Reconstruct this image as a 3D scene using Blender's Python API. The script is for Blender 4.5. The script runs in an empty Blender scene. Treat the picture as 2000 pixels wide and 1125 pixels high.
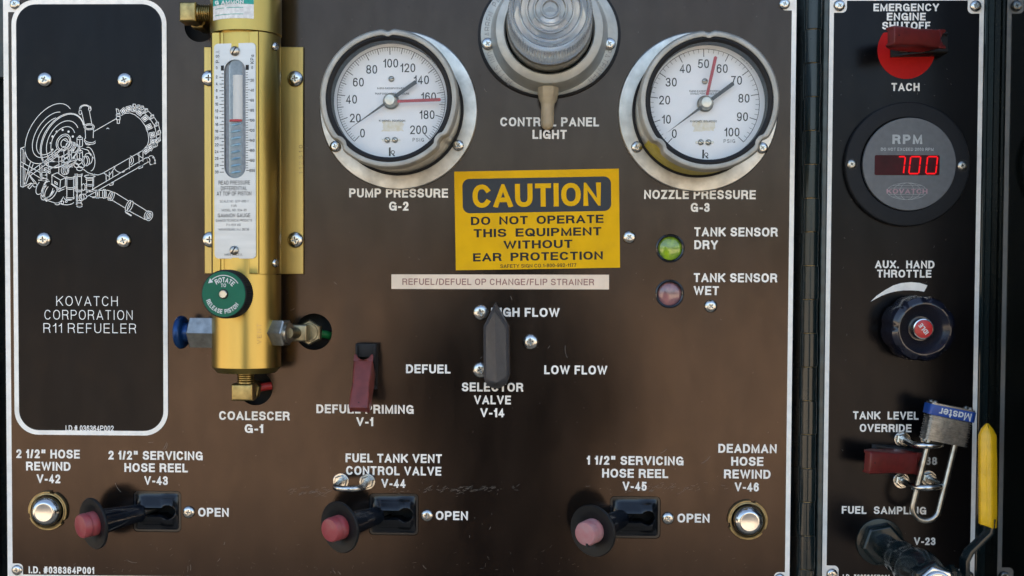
import bpy, bmesh, math, random
from mathutils import Vector, Matrix
from mathutils.geometry import delaunay_2d_cdt
R = math.radians
sin, cos, pi = math.sin, math.cos, math.pi
SC = bpy.context.scene
COL = SC.collection

# ------------------------------------------------------------------ camera
U = 0.0005            # metres per unit: the panel is laid out in half millimetres
ZF = 1.40             # height of the camera above the ground
F = 2600.0            # focal length, in half millimetre units at the panel
DIST = 2600.0         # camera to panel
X0, Y0 = 1050.0, 545.0
CX, CY = 970.0, 635.0
ncam = Vector((X0 - CX, CY - Y0, -F)).normalized()
roll = R(0.33)
zc = Vector((sin(roll), cos(roll), 0)); zc = (zc - ncam * zc.dot(ncam)).normalized()
xc = ncam.cross(zc)
ROT = Matrix((xc, ncam, zc))          # camera space -> world space
cam = bpy.data.cameras.new('camera'); camo = bpy.data.objects.new('camera', cam); COL.objects.link(camo)
camo.matrix_world = Matrix.Translation((0, -DIST * U, ZF)) @ ROT.to_4x4()
cam.sensor_width = 36; cam.lens = F / 2000 * 36
cam.shift_x = (1000 - CX) / 2000; cam.shift_y = (CY - 562.5) / 2000
cam.clip_start = 0.02; cam.clip_end = 2000
cam.dof.use_dof = True; cam.dof.focus_distance = (DIST - 15) * U; cam.dof.aperture_fstop = 8
SC.camera = camo

def Q(px, py, h=0.0):
    """where the sight line to that place of the photograph meets the plane h above the panel"""
    d = ROT @ Vector((px - CX, CY - py, -F))
    t = (DIST - h) / d.y
    return d.x * t, d.z * t

# ------------------------------------------------------------------ world, sun
SUN_EL, SUN_AZ = R(29), R(12)
w = bpy.data.worlds.new('World'); SC.world = w; w.use_nodes = True
nt = w.node_tree; bg = nt.nodes['Background']
sky = nt.nodes.new('ShaderNodeTexSky'); sky.sky_type = 'NISHITA'; sky.sun_disc = False
sky.sun_elevation = SUN_EL; sky.sun_rotation = SUN_AZ; sky.dust_density = 4.0; sky.ozone_density = 0.4; sky.altitude = 200
nt.links.new(sky.outputs[0], bg.inputs[0]); bg.inputs[1].default_value = 0.075
sl = bpy.data.lights.new('sun', 'SUN'); so = bpy.data.objects.new('sun', sl); COL.objects.link(so)
sl.energy = 5.0; sl.angle = R(0.5); sl.color = (1, 0.94, 0.84)
sdir = Vector((sin(SUN_AZ) * cos(SUN_EL), cos(SUN_AZ) * cos(SUN_EL), sin(SUN_EL)))
so.rotation_euler = sdir.to_track_quat('Z', 'Y').to_euler(); so.location = (0, 3, 6)
SC.view_settings.view_transform = 'Standard'; SC.view_settings.look = 'None'
SC.view_settings.exposure = 2.88; SC.view_settings.gamma = 1
SC.cycles.max_bounces = 8; SC.cycles.sample_clamp_indirect = 6
SC.cycles.use_denoising = True

# ------------------------------------------------------------------ materials
MATS = {}
def mat(name, col, rough=0.5, metal=0.0, var=0.12, vs=300, bump=0.0, bs=2000, rv=0.08, coat=0.0,
        stretch=(1, 1, 1), spec=0.5, aniso=0.0, emis=None, es=0.0, col2=None, sub=0.0, ior=1.5, dirt=0.0):
    if name in MATS: return MATS[name]
    m = bpy.data.materials.new(name); MATS[name] = m; m.use_nodes = True
    t = m.node_tree; b = t.nodes['Principled BSDF']; L = t.links.new
    b.inputs['Metallic'].default_value = metal; b.inputs['Specular IOR Level'].default_value = spec
    b.inputs['IOR'].default_value = ior
    b.inputs['Coat Weight'].default_value = coat; b.inputs['Coat Roughness'].default_value = 0.08
    b.inputs['Anisotropic'].default_value = aniso
    tc = t.nodes.new('ShaderNodeTexCoord'); mp = t.nodes.new('ShaderNodeMapping')
    mp.inputs['Scale'].default_value = stretch; L(tc.outputs['Object'], mp.inputs['Vector'])
    n = t.nodes.new('ShaderNodeTexNoise'); n.inputs['Scale'].default_value = vs; n.inputs['Detail'].default_value = 6
    L(mp.outputs[0], n.inputs['Vector'])
    c2 = col2 or tuple(max(0, c * (1 - 2.2 * var)) for c in col)
    rp = t.nodes.new('ShaderNodeValToRGB')
    rp.color_ramp.elements[0].position = 0.3; rp.color_ramp.elements[1].position = 0.7
    rp.color_ramp.elements[0].color = (*c2, 1)
    rp.color_ramp.elements[1].color = (*tuple(min(1, c * (1 + var * .6)) for c in col), 1)
    L(n.outputs['Fac'], rp.inputs[0])
    src = rp.outputs[0]
    if dirt:
        n3 = t.nodes.new('ShaderNodeTexNoise'); n3.inputs['Scale'].default_value = 28; n3.inputs['Detail'].default_value = 9
        n3.inputs['Roughness'].default_value = .7
        L(tc.outputs['Object'], n3.inputs['Vector'])
        r3 = t.nodes.new('ShaderNodeValToRGB'); r3.color_ramp.elements[0].position = .5; r3.color_ramp.elements[1].position = .78
        r3.color_ramp.elements[1].color = (dirt, dirt, dirt, 1)
        L(n3.outputs['Fac'], r3.inputs[0])
        mx = t.nodes.new('ShaderNodeMix'); mx.data_type = 'RGBA'
        L(r3.outputs[0], mx.inputs[0]); L(src, mx.inputs[6]); mx.inputs[7].default_value = (.14, .1, .06, 1)
        src = mx.outputs[2]
    L(src, b.inputs['Base Color'])
    mr = t.nodes.new('ShaderNodeMapRange'); mr.inputs[3].default_value = max(.01, rough - rv); mr.inputs[4].default_value = min(1, rough + rv)
    n2 = t.nodes.new('ShaderNodeTexNoise'); n2.inputs['Scale'].default_value = vs * .35; n2.inputs['Detail'].default_value = 8
    L(mp.outputs[0], n2.inputs['Vector']); L(n2.outputs['Fac'], mr.inputs[0]); L(mr.outputs[0], b.inputs['Roughness'])
    if bump:
        nb = t.nodes.new('ShaderNodeTexNoise'); nb.inputs['Scale'].default_value = bs; nb.inputs['Detail'].default_value = 3
        L(mp.outputs[0], nb.inputs['Vector'])
        bp = t.nodes.new('ShaderNodeBump'); bp.inputs['Strength'].default_value = bump; bp.inputs['Distance'].default_value = 0.0002
        L(nb.outputs['Fac'], bp.inputs['Height']); L(bp.outputs[0], b.inputs['Normal'])
    if emis:
        b.inputs['Emission Color'].default_value = (*emis, 1); b.inputs['Emission Strength'].default_value = es
    if sub:
        b.inputs['Subsurface Weight'].default_value = sub; b.inputs['Subsurface Radius'].default_value = (.004, .003, .002)
    return m

def glass_mat(name, tint=(1, 1, 1), refl=1.0, rough=0.02):
    """thin clear sheet: lets light straight through and mirrors by the angle"""
    m = bpy.data.materials.new(name); MATS[name] = m; m.use_nodes = True
    t = m.node_tree; L = t.links.new
    t.nodes.remove(t.nodes['Principled BSDF']); out = t.nodes['Material Output']
    tr = t.nodes.new('ShaderNodeBsdfTransparent'); tr.inputs[0].default_value = (*tint, 1)
    g = t.nodes.new('ShaderNodeBsdfGlossy'); g.inputs['Roughness'].default_value = rough
    fr = t.nodes.new('ShaderNodeFresnel'); fr.inputs[0].default_value = 1.5
    mu = t.nodes.new('ShaderNodeMath'); mu.operation = 'MULTIPLY'; mu.inputs[1].default_value = refl
    L(fr.outputs[0], mu.inputs[0])
    mx = t.nodes.new('ShaderNodeMixShader'); L(mu.outputs[0], mx.inputs[0]); L(tr.outputs[0], mx.inputs[1]); L(g.outputs[0], mx.inputs[2])
    L(mx.outputs[0], out.inputs[0])
    return m

M_brown = mat('brown_panel', (.0415, .0305, .0255), .16, .86, .06, 60, .02, 6000, .07, spec=.3, dirt=.06, stretch=(1, 1, .35))
M_black = mat('black_panel', (.0095, .0092, .0105), .19, .72, .06, 60, .02, 6000, .06, spec=.15, dirt=.02, stretch=(1, 1, .4))
M_white = mat('white_print', (.88, .84, .76), .38, 0, .05, 120, rv=.05, dirt=.22)
M_whitet = mat('white_thin_print', (.86, .84, .79), .4, 0, .03, 200)
M_grime = mat('scratch_mark', (.22, .19, .16), .6, 0, .2, 300)
M_olive = mat('olive_fitting', (.30, .26, .17), .36, 1, .2, 140, .2, 1500, dirt=.35)
M_steel = mat('zinc_screw', (.62, .61, .58), .22, 1, .18, 260, rv=.08, bump=.15, bs=1500, dirt=.25)
M_dull = mat('dull_steel', (.46, .44, .39), .33, 1, .15, 160, .12, 2500, dirt=.2)
M_bezel = mat('cast_bezel', (.37, .36, .32), .5, .25, .14, 60, .25, 2500, dirt=.35, spec=.4)
M_case = mat('gauge_case', (.62, .60, .52), .3, .7, .2, 60, .2, 800, dirt=.3)
M_flange = mat('brushed_flange', (.50, .49, .46), .38, 1, .14, 90, .3, 1800, dirt=.3)
M_gold = mat('gold_anodised', (.41, .30, .09), .32, 1, .05, 60, .12, 1200, .04, stretch=(1, 1, .04), dirt=.05)
M_goldp = mat('gold_bracket', (.44, .325, .115), .36, 1, .09, 120, .15, 1500, .06, stretch=(1, 1, .03), dirt=.12)
M_brass = mat('brass_fitting', (.38, .29, .12), .36, 1, .22, 140, .2, 1500, dirt=.35)
M_oldbrass = mat('old_brass', (.36, .26, .12), .42, .9, .2, 120, .1, 1500, dirt=.3)
M_plate = mat('nameplate_silver', (.47, .48, .48), .4, .6, .06, 120, .1, 1500, stretch=(.05, 1, 1))
M_ink = mat('black_ink', (.014, .014, .016), .5, 0, .05, spec=.2)
M_inkblue = mat('sign_ink', (.018, .022, .028), .4, 0, .04, spec=.3)
M_yellow = mat('sign_yellow', (.74, .41, .003), .5, 0, .05, 40, rv=.06, dirt=.12, spec=.1)
M_strip = mat('label_strip', (.80, .64, .48), .7, 0, .04, 60, dirt=.14)
M_stripink = mat('label_ink', (.27, .11, .085), .55, 0, .06)
M_rubber = mat('black_rubber', (.010, .010, .011), .55, 0, .1, spec=.25)
M_esc = mat('black_escutcheon', (.006, .007, .009), .22, 0, .08, 200, .08, 500, .06, spec=.45)
M_gloss = mat('gloss_black_plastic', (.006, .008, .012), .14, 0, .08, 200, .12, 500, .05, spec=.6)
M_knob = mat('grey_black_knob', (.05, .048, .05), .42, 0, .08, 300, .1, 3000)
M_disc = mat('matt_black_disc', (.010, .0105, .011), .45, 0, .1, 200, .1, 3000, spec=.2)
M_button = mat('worn_red_rubber', (.27, .035, .042), .45, 0, .1, 120, .15, 900, col2=(.27, .075, .075), spec=.4)
M_guard = mat('dark_red_guard', (.135, .014, .012), .36, 0, .1, 150, .1, 900, col2=(.10, .013, .011))
M_guard2 = mat('faded_red_guard', (.17, .035, .028), .4, 0, .1, 120, .1, 900, col2=(.12, .026, .02))
M_reddisc = mat('red_sticker', (.45, .004, .003), .5, 0, .04, spec=.15)
M_green = mat('knob_green', (.001, .11, .06), .4, 0, .05, 80, spec=.2)
M_chrome = mat('chrome_cap', (.56, .56, .55), .17, 1, .05, 120, dirt=.1)
M_paint = mat('dark_green_paint', (.007, .014, .015), .2, 0, .12, 30, .1, 130, .06, spec=.4)
M_paint2 = mat('worn_green_paint', (.035, .055, .055), .35, 0, .3, 80, .3, 400, .1, dirt=.5)
M_wall = mat('gloss_dark_wall', (.004, .005, .004), .05, 0, .1, 20, .0, 200, .02, spec=.5)
M_dark = mat('recess_shade', (.006, .006, .006), .7)  # near-black colour that puts the shade of holes, slots and gaps into surfaces
M_dial = mat('dial_white', (.80, .81, .825), .5, 0, .02, 60)
M_stain = mat('yellowed_patch', (.62, .56, .40), .6, 0, .12, 300, col2=(.74, .72, .66))
M_ptr = mat('pointer_black', (.03, .033, .038), .45)
M_ptrred = mat('pointer_red', (.36, .02, .03), .45)
M_glass = glass_mat('clear_glass', (1, 1, 1), .6)
M_tube = glass_mat('tube_glass', (.86, .9, .93), 1.4)
M_yellabel = mat('yellow_label', (.55, .45, .03), .45, 0, .12, 200, dirt=.3)
M_lampgrey = mat('lamp_body_grey', (.46, .46, .42), .42, .25, .1, 60, .15, 900, dirt=.4)
M_engr = mat('engraved_grey', (.22, .22, .21), .6, .2)
M_boot = mat('beige_rubber_boot', (.40, .31, .19), .5, 0, .1, 90, sub=.2, dirt=.2)
M_blue = mat('blue_anodised', (.006, .045, .16), .3, .5, .08)
M_bluel = mat('blue_band', (.008, .055, .27), .42, 0, .08)
M_yelgrip = mat('yellow_vinyl', (.70, .40, .006), .3, 0, .08, 90, .1, 500, dirt=.12)
M_tachf = mat('tach_face', (.12, .125, .13), .4, 0, .06, 200, dirt=.05, spec=.3)
M_tachr = mat('tach_bezel', (.009, .010, .012), .6, 0, .1, 400, .7, 1600, spec=.25)
M_tachtxt = mat('tach_print', (.42, .44, .43), .5)
M_tachpink = mat('tach_pink_print', (.36, .22, .25), .5)
M_win = mat('display_window', (.05, .001, .005), .25, 0, .2, 60, spec=.12)
M_led = mat('lit_segment', (.05, .001, .001), .5, emis=(1, .006, .012), es=.16, spec=.1)
M_throt = mat('throttle_plastic', (.008, .009, .018), .2, 0, .1, 200, .06, 500, spec=.6)
M_idle = mat('idle_red', (.50, .012, .014), .3, 0, .05)
M_lensg = mat('green_lens', (.24, .36, .015), .12, 0, .3, 160, col2=(.09, .17, .02), coat=.6)
M_lensr = mat('red_lens', (.28, .12, .11), .12, 0, .3, 160, col2=(.12, .06, .08), coat=.6)
M_white2 = mat('white_piston', (.50, .50, .47), .4, 0, .01)
M_springc = mat('blue_spring', (.17, .30, .40), .35, .3)
M_lack = mat('padlock_steel', (.27, .26, .24), .36, .9, .2, 300, .3, 900, dirt=.35)
M_teal = mat('teal_print', (.01, .33, .27), .5)
M_paper = mat('white_sticker', (.68, .68, .66), .5)
M_redtube = mat('red_tube', (.35, .02, .015), .35)
M_grntube = mat('green_tube', (.01, .12, .03), .35)
M_cloth = mat('dark_cloth', (.02, .02, .024), .9, 0, .2, 30)
M_skin = mat('skin', (.36, .2, .14), .6)
M_ground = mat('dry_ground', (.46, .36, .25), .95, 0, .15, .8, .5, 40, stretch=(1, 1, 1))

# clear prism lens of the lamp
m = bpy.data.materials.new('clear_lens'); m.use_nodes = True; M_lens = m
b = m.node_tree.nodes['Principled BSDF']; b.inputs['Base Color'].default_value = (.95, .98, 1, 1)
b.inputs['Roughness'].default_value = .08; b.inputs['Transmission Weight'].default_value = .93; b.inputs['IOR'].default_value = 1.45

# ------------------------------------------------------------------ mesh building
def W(x, y, z): return (x * U, -z * U, y * U)
class MB:
    def __init__(s): s.v = []; s.f = []; s.M = None
    def add(s, vs, fs):
        o = len(s.v)
        for p in vs:
            p = Vector(p)
            s.v.append(s.M @ p if s.M else p)
        s.f += [tuple(o + i for i in f) for f in fs]
    def loft(s, loops, cap0=True, cap1=True, close=False):
        n = len(loops[0]); vs = [p for l in loops for p in l]; fs = []
        k = len(loops)
        for i in range(k if close else k - 1):
            a, b_ = i * n, ((i + 1) % k) * n
            for j in range(n):
                j2 = (j + 1) % n
                fs.append((a + j, a + j2, b_ + j2, b_ + j))
        if not close:
            if cap0: fs.append(tuple(range(n - 1, -1, -1)))
            if cap1: fs.append(tuple((k - 1) * n + j for j in range(n)))
        s.add(vs, fs)
    def lathe(s, prof, n=48, c=(0, 0), cap0=False, cap1=True, rf=None, close=False):
        loops = []
        for r, z in prof:
            loops.append([(c[0] + r * (rf(2 * pi * j / n, r) if rf else 1) * cos(2 * pi * j / n),
                           c[1] + r * (rf(2 * pi * j / n, r) if rf else 1) * sin(2 * pi * j / n), z) for j in range(n)])
        s.loft(loops, cap0, cap1, close)
    def prism(s, pts, z0, z1, ch=0.0):
        if area(pts) < 0: pts = pts[::-1]
        if ch:
            ins = inset(pts, ch)
            s.loft([[(x, y, z0) for x, y in pts], [(x, y, z1 - ch) for x, y in pts], [(x, y, z1) for x, y in ins]])
        else:
            s.loft([[(x, y, z0) for x, y in pts], [(x, y, z1) for x, y in pts]])
    def box(s, x0, y0, z0, x1, y1, z1, ch=0.0):
        s.prism([(x0, y0), (x1, y0), (x1, y1), (x0, y1)], z0, z1, ch)
    def tube(s, pts, r, n=12, closed=False, caps=True):
        pts = [Vector(p) for p in pts]; k = len(pts)
        rr = r if isinstance(r, (list, tuple)) else [r] * k
        loops = []; prev = None
        for i, p in enumerate(pts):
            if closed: d = pts[(i + 1) % k] - pts[i - 1]
            else: d = pts[min(i + 1, k - 1)] - pts[max(i - 1, 0)]
            d.normalize()
            if prev is None:
                a = Vector((0, 0, 1)) if abs(d.z) < .9 else Vector((1, 0, 0))
                prev = a
            x = (prev - d * prev.dot(d)).normalized(); y = d.cross(x); prev = x
            loops.append([p + x * rr[i] * cos(2 * pi * j / n) + y * rr[i] * sin(2 * pi * j / n) for j in range(n)])
        s.loft(loops, caps, caps, closed)
    def sheet(s, polys, z, holes=()):
        v, t = union(polys, holes)
        s.add([(x, y, z) for x, y in v], t)
    def plate(s, outer, holes, z0, z1):
        """flat plate with real holes"""
        v, t = union([outer], holes)
        s.add([(x, y, z1) for x, y in v], t)
        for lp in [outer] + list(holes):
            a = lp if area(lp) > 0 else lp[::-1]
            if lp is not outer: a = a[::-1]
            n = len(a)
            s.add([(x, y, z0) for x, y in a] + [(x, y, z1) for x, y in a], [(j, (j + 1) % n, n + (j + 1) % n, n + j) for j in range(n)])
    def line(s, pts, w_, z, closed=False, zs=0.0):
        for q in stroke(pts, w_, closed): s.add([(x, y, z) for x, y in q], [tuple(range(len(q)))])
    def text(s, st, x0, x1, yc, cap, t=.19, z=0.0, sp=.13, wsp=.36, M=None, align='fit'):
        """lettering of cap height cap between x0 and x1 (centred on x0 when x1 is None)"""
        tot = 0; items = []
        for ch in st:
            if ch == ' ': tot += wsp; continue
            wd = GW.get(ch, .7); items.append((ch, tot)); tot += wd + sp
        tot -= sp
        if x1 is None: sx = cap; xs = x0 - tot * cap / 2
        else: sx = (x1 - x0) / tot; xs = x0
        for ch, x in items:
            v, f = glyph(ch, t)
            pts = [(xs + (x + a) * sx, yc + (b - .5) * cap, z) for a, b in v]
            if M: pts = [M @ Vector(p) for p in pts]
            s.add(pts, f)
    def arctext(s, st, cx, cy, r, a0, cap, z, t=.12, inward=False, sp=.2, sx=.85):
        a = a0; sg = 1 if inward else -1
        for ch in st:
            wd = .36 if ch == ' ' else GW.get(ch, .7)
            adv = (wd + sp) * cap * sx / r
            if ch != ' ':
                v, f = glyph(ch, t)
                am = a + sg * wd * cap * sx / r / 2
                ang = am - pi / 2 if not inward else am + pi / 2
                pts = []
                for gx, gy in v:
                    lx, ly = (gx - wd / 2) * cap * sx, (gy - .5) * cap
                    pts.append((cx + r * cos(am) + lx * cos(ang) - ly * sin(ang), cy + r * sin(am) + lx * sin(ang) + ly * cos(ang), z))
                s.add(pts, f)
            a += sg * adv
    def build(s, name, m, parent=None, loc=None, bevel=0, smooth=32, label=None, kind=None):
        me = bpy.data.meshes.new(name)
        me.from_pydata([W(*p) for p in s.v], [], s.f); me.validate()
        if bevel:
            bm = bmesh.new(); bm.from_mesh(me); bmesh.ops.remove_doubles(bm, verts=bm.verts, dist=1e-6)
            es = [e for e in bm.edges if len(e.link_faces) == 2 and e.calc_face_angle(0) > R(25)]
            bmesh.ops.bevel(bm, geom=es, offset=bevel * U, segments=2, affect='EDGES', profile=.6)
            bm.to_mesh(me); bm.free()
        if smooth:
            me.shade_smooth(); me.set_sharp_from_angle(angle=R(smooth))
        me.materials.append(m)
        o = bpy.data.objects.new(name, me); COL.objects.link(o)
        if parent: o.parent = parent
        if loc: o.location = W(*loc)
        if label: o['label'] = label
        if kind: o['kind'] = kind
        return o

def area(p): return sum(p[i][0] * p[(i + 1) % len(p)][1] - p[(i + 1) % len(p)][0] * p[i][1] for i in range(len(p))) / 2
def inset(pts, d):
    n = len(pts); out = []
    for i in range(n):
        a, b_, c = Vector(pts[i - 1]), Vector(pts[i]), Vector(pts[(i + 1) % n])
        e1 = (b_ - a).normalized(); e2 = (c - b_).normalized()
        n1 = Vector((-e1.y, e1.x)); n2 = Vector((-e2.y, e2.x)); m_ = n1 + n2
        if m_.length < 1e-6: m_ = n1
        m_.normalize(); k = d / max(.35, m_.dot(n1))
        out.append((b_.x + m_.x * k, b_.y + m_.y * k))
    return out
def rrect(x0, y0, x1, y1, r, n=8):
    p = []
    for cx, cy, a in ((x1 - r, y0 + r, -90), (x1 - r, y1 - r, 0), (x0 + r, y1 - r, 90), (x0 + r, y0 + r, 180)):
        for i in range(n + 1):
            t = R(a + 90 * i / n); p.append((cx + r * cos(t), cy + r * sin(t)))
    return p
def circ(cx, cy, r, n=40, ry=None): return [(cx + r * cos(2 * pi * i / n), cy + (ry or r) * sin(2 * pi * i / n)) for i in range(n)]
def ngon(n, r, a0=0, c=(0, 0)): return [(c[0] + r * cos(a0 + 2 * pi * i / n), c[1] + r * sin(a0 + 2 * pi * i / n)) for i in range(n)]
def union(polys, holes=()):
    vs = []; fs = []
    for p in list(polys) + list(holes):
        p = list(p)
        if area(p) < 0: p = p[::-1]
        fs.append(list(range(len(vs), len(vs) + len(p)))); vs += [Vector(q[:2]) for q in p]
    ov, oe, of, a_, b_, orig = delaunay_2d_cdt(vs, [], fs, 0, 1e-5)
    k = len(polys); tr = []
    for f, og in zip(of, orig):
        if any(i < k for i in og) and not any(i >= k for i in og): tr.append(tuple(f))
    return [(v.x, v.y) for v in ov], tr

def stroke(pts, w_, closed=False, cap=0.0, clip=None, lim=2.4):
    """convex quads of a stroke of even width with mitred corners"""
    P = [Vector(p) for p in pts]; n = len(P); h = w_ / 2
    if n == 2 or not closed:
        d = (P[0] - P[1]).normalized(); P[0] = P[0] + d * cap
        d = (P[-1] - P[-2]).normalized(); P[-1] = P[-1] + d * cap
    L_, R_ = [], []
    for i in range(n):
        if closed: a, c = P[i - 1], P[(i + 1) % n]
        else: a, c = P[max(i - 1, 0)], P[min(i + 1, n - 1)]
        b_ = P[i]
        e1 = (b_ - a) if (b_ - a).length > 1e-9 else (c - b_); e2 = (c - b_) if (c - b_).length > 1e-9 else (b_ - a)
        e1 = e1.normalized(); e2 = e2.normalized()
        n1 = Vector((-e1.y, e1.x)); n2 = Vector((-e2.y, e2.x)); m_ = n1 + n2
        if m_.length < 1e-4: m_ = n1.copy()
        m_.normalize(); k = h / max(1 / lim, m_.dot(n1))
        L_.append(b_ + m_ * k); R_.append(b_ - m_ * k)
    out = []
    for i in range(n if closed else n - 1):
        j = (i + 1) % n
        q = [(R_[i].x, R_[i].y), (R_[j].x, R_[j].y), (L_[j].x, L_[j].y), (L_[i].x, L_[i].y)]
        if clip: q = clipbox(q, *clip)
        if len(q) >= 3 and abs(area(q)) > 1e-9: out.append(q)
    return out
def clipbox(q, x0, y0, x1, y1):
    for ax, lim, sg in ((0, x0, 1), (0, x1, -1), (1, y0, 1), (1, y1, -1)):
        o = []
        for i in range(len(q)):
            a, b_ = q[i - 1], q[i]; da, db = (a[ax] - lim) * sg, (b_[ax] - lim) * sg
            if (da < 0) != (db < 0):
                t = da / (da - db); o.append((a[0] + t * (b_[0] - a[0]), a[1] + t * (b_[1] - a[1])))
            if db >= 0: o.append(b_)
        q = o
        if len(q) < 3: return []
    return q

def arc(cx, cy, rx, ry, a0, a1, n=None, e=2.25):
    n = n or max(4, int(abs(a1 - a0) / 15)); o = []
    for i in range(n + 1):
        t = R(a0 + (a1 - a0) * i / n); c, s_ = cos(t), sin(t)
        o.append((cx + rx * math.copysign(abs(c) ** (2 / e), c), cy + ry * math.copysign(abs(s_) ** (2 / e), s_)))
    return o
GW = dict(A=.76, B=.7, C=.74, D=.72, E=.63, F=.59, G=.76, H=.7, I=.2, J=.52, K=.74, L=.57, M=.84, N=.71, O=.78, P=.67, Q=.78,
          R=.72, S=.68, T=.64, U=.7, V=.74, W=1.02, X=.72, Y=.72, Z=.62)
GW.update({'0': .56, '1': .33, '2': .56, '3': .56, '4': .58, '5': .56, '6': .56, '7': .54, '8': .57, '9': .56, '-': .36, '/': .34,
           '"': .52, '#': .6, '.': .2, ',': .2, 'a': .6, 's': .54, 't': .36, 'e': .58, 'r': .38, '&': .7})
G = {
 'A': [[(0, 0), (.5, 1), (1, 0)], [(.2, .28), (.8, .28)]],
 'B': [[(0, 0), (0, 1)], [(0, 1), (.55, 1)] + arc(.55, .765, .38, .235, 90, -90) + [(0, .53)], [(0, .53), (.57, .53)] + arc(.57, .265, .43, .265, 90, -90) + [(0, 0)]],
 'C': [arc(.5, .5, .5, .5, 38, 322)],
 'D': [[(0, 0), (0, 1), (.4, 1)] + arc(.4, .5, .6, .5, 85, -85) + [(.4, 0)]],
 'E': [[(1, 1), (0, 1), (0, 0), (1, 0)], [(0, .52), (.93, .52)]],
 'F': [[(1, 1), (0, 1), (0, 0)], [(0, .5), (.88, .5)]],
 'G': [arc(.5, .5, .5, .5, 40, 335), [(1, 0), (1, .45), (.55, .45)]],
 'H': [[(0, 0), (0, 1)], [(1, 0), (1, 1)], [(0, .52), (1, .52)]],
 'I': [[(.5, 0), (.5, 1)]],
 'J': [[(1, 1), (1, .35)] + arc(.5, .33, .5, .33, 0, -180) + [(0, .38)]],
 'K': [[(0, 0), (0, 1)], [(1, 1), (0, .36)], [(.34, .6), (1, 0)]],
 'L': [[(0, 1), (0, 0), (1, 0)]],
 'M': [[(0, 0), (0, 1), (.5, .02), (1, 1), (1, 0)]],
 'N': [[(0, 0), (0, 1), (1, 0), (1, 1)]],
 'O': [arc(.5, .5, .5, .5, 0, 345, 23)],
 'P': [[(0, 0), (0, 1), (.55, 1)] + arc(.55, .73, .45, .27, 85, -85) + [(.5, .46), (0, .46)]],
 'Q': [arc(.5, .5, .5, .5, 0, 345, 23), [(.58, .28), (1, -.02)]],
 'R': [[(0, 0), (0, 1), (.55, 1)] + arc(.55, .745, .42, .255, 85, -85) + [(.5, .49), (0, .49)], [(.45, .49), (.8, .44), (.9, .3), (.92, .1), (.99, 0)]],
 'S': [arc(.5, .755, .47, .245, 15, 255) + arc(.5, .25, .5, .25, 75, -168)],
 'T': [[(0, 1), (1, 1)], [(.5, 1), (.5, 0)]],
 'U': [[(0, 1), (0, .4)] + arc(.5, .38, .5, .38, 180, 360) + [(1, 1)]],
 'V': [[(0, 1), (.5, 0), (1, 1)]],
 'W': [[(0, 1), (.26, 0), (.5, .96), (.74, 0), (1, 1)]],
 'X': [[(0, 0), (1, 1)], [(0, 1), (1, 0)]],
 'Y': [[(0, 1), (.5, .42), (1, 1)], [(.5, .45), (.5, 0)]],
 'Z': [[(0, 1), (1, 1), (0, 0), (1, 0)]],
 '0': [arc(.5, .5, .5, .5, 0, 345, 23)],
 '1': [[(1, 0), (1, 1)], [(0, .74), (.6, .8), (1, 1)]],
 '2': [arc(.5, .72, .48, .28, 170, -30) + [(.5, .32), (.02, 0), (1, 0)]],
 '3': [arc(.48, .755, .45, .245, 165, -75) + [(.4, .52)], [(.4, .52)] + arc(.48, .26, .52, .26, 75, -168)],
 '4': [[(.72, 0), (.72, 1), (0, .25), (1, .25)]],
 '5': [[(.92, 1), (.14, 1), (.08, .44)], arc(.47, .32, .53, .32, 132, -150)],
 '6': [arc(.5, .31, .5, .31, 0, 345, 20), arc(.52, .6, .5, .4, 35, 178) + [(0, .3)]],
 '7': [[(0, 1), (1, 1), (.55, .5), (.35, 0)]],
 '8': [arc(.5, .76, .44, .24, 0, 340, 17), arc(.5, .265, .5, .265, 0, 340, 17)],
 '9': [arc(.5, .69, .5, .31, 0, 345, 20), arc(.48, .4, .5, .4, 215, 358) + [(1, .7)]],
 '-': [[(.05, .36), (.95, .36)]], '/': [[(0, 0), (1, 1)]], '"': [[(.15, .72), (.15, 1)], [(.85, .72), (.85, 1)]],
 '#': [[(.15, 0), (.35, 1)], [(.65, 0), (.85, 1)], [(0, .32), (1, .32)], [(0, .66), (1, .66)]],
 '.': [[(.5, 0), (.5, .02)]], ',': [[(.6, .06), (.3, -.1)]],
 'a': [arc(.47, .31, .47, .31, 0, 345, 18), [(1, 0), (1, .66)]],
 's': [[(x, y * .7) for x, y in arc(.5, .755, .47, .245, 15, 255) + arc(.5, .25, .5, .25, 75, -168)]],
 't': [[(.45, .95), (.45, 0), (1, 0)], [(0, .66), (1, .66)]],
 'e': [arc(.5, .33, .5, .33, 0, 310), [(0, .33), (1, .33)]],
 'r': [[(0, 0), (0, .66)], [(0, .45), (.4, .66), (1, .66)]],
 '&': [arc(.4, .78, .3, .22, 0, 345, 16), arc(.45, .28, .45, .28, 20, 300), [(.25, .6), (1, 0)]],
}
CLOSED = set('O0')
GC = {}
def glyph(ch, t):
    k = (ch, t)
    if k in GC: return GC[k]
    wd = GW.get(ch, .7); polys = []
    for st in G[ch]:
        closed = len(st) >= 16 and (Vector(st[0]) - Vector(st[-1])).length < .35 and ch in 'OQ0689a' or ch == 'D'
        pts = [(t / 2 + x * (wd - t), t / 2 + y * (1 - t)) for x, y in st]
        polys += stroke(pts, t, closed, 0 if closed else t / 2, (-.02, -.12 if ch == ',' else 0, wd + .02, 1))
    v, f = union(polys)
    GC[k] = (v, f); return GC[k]

def thing(name, label, cat, loc=(0, 0, 0), group=None):
    o = bpy.data.objects.new(name, None); COL.objects.link(o); o.empty_display_size = .01
    o.location = W(*loc); 
    o['label'] = label; o['category'] = cat
    if group: o['group'] = group
    return o
def tag(o, label, cat, group=None):
    o['label'] = label; o['category'] = cat
    if group: o['group'] = group
    return o
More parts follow.
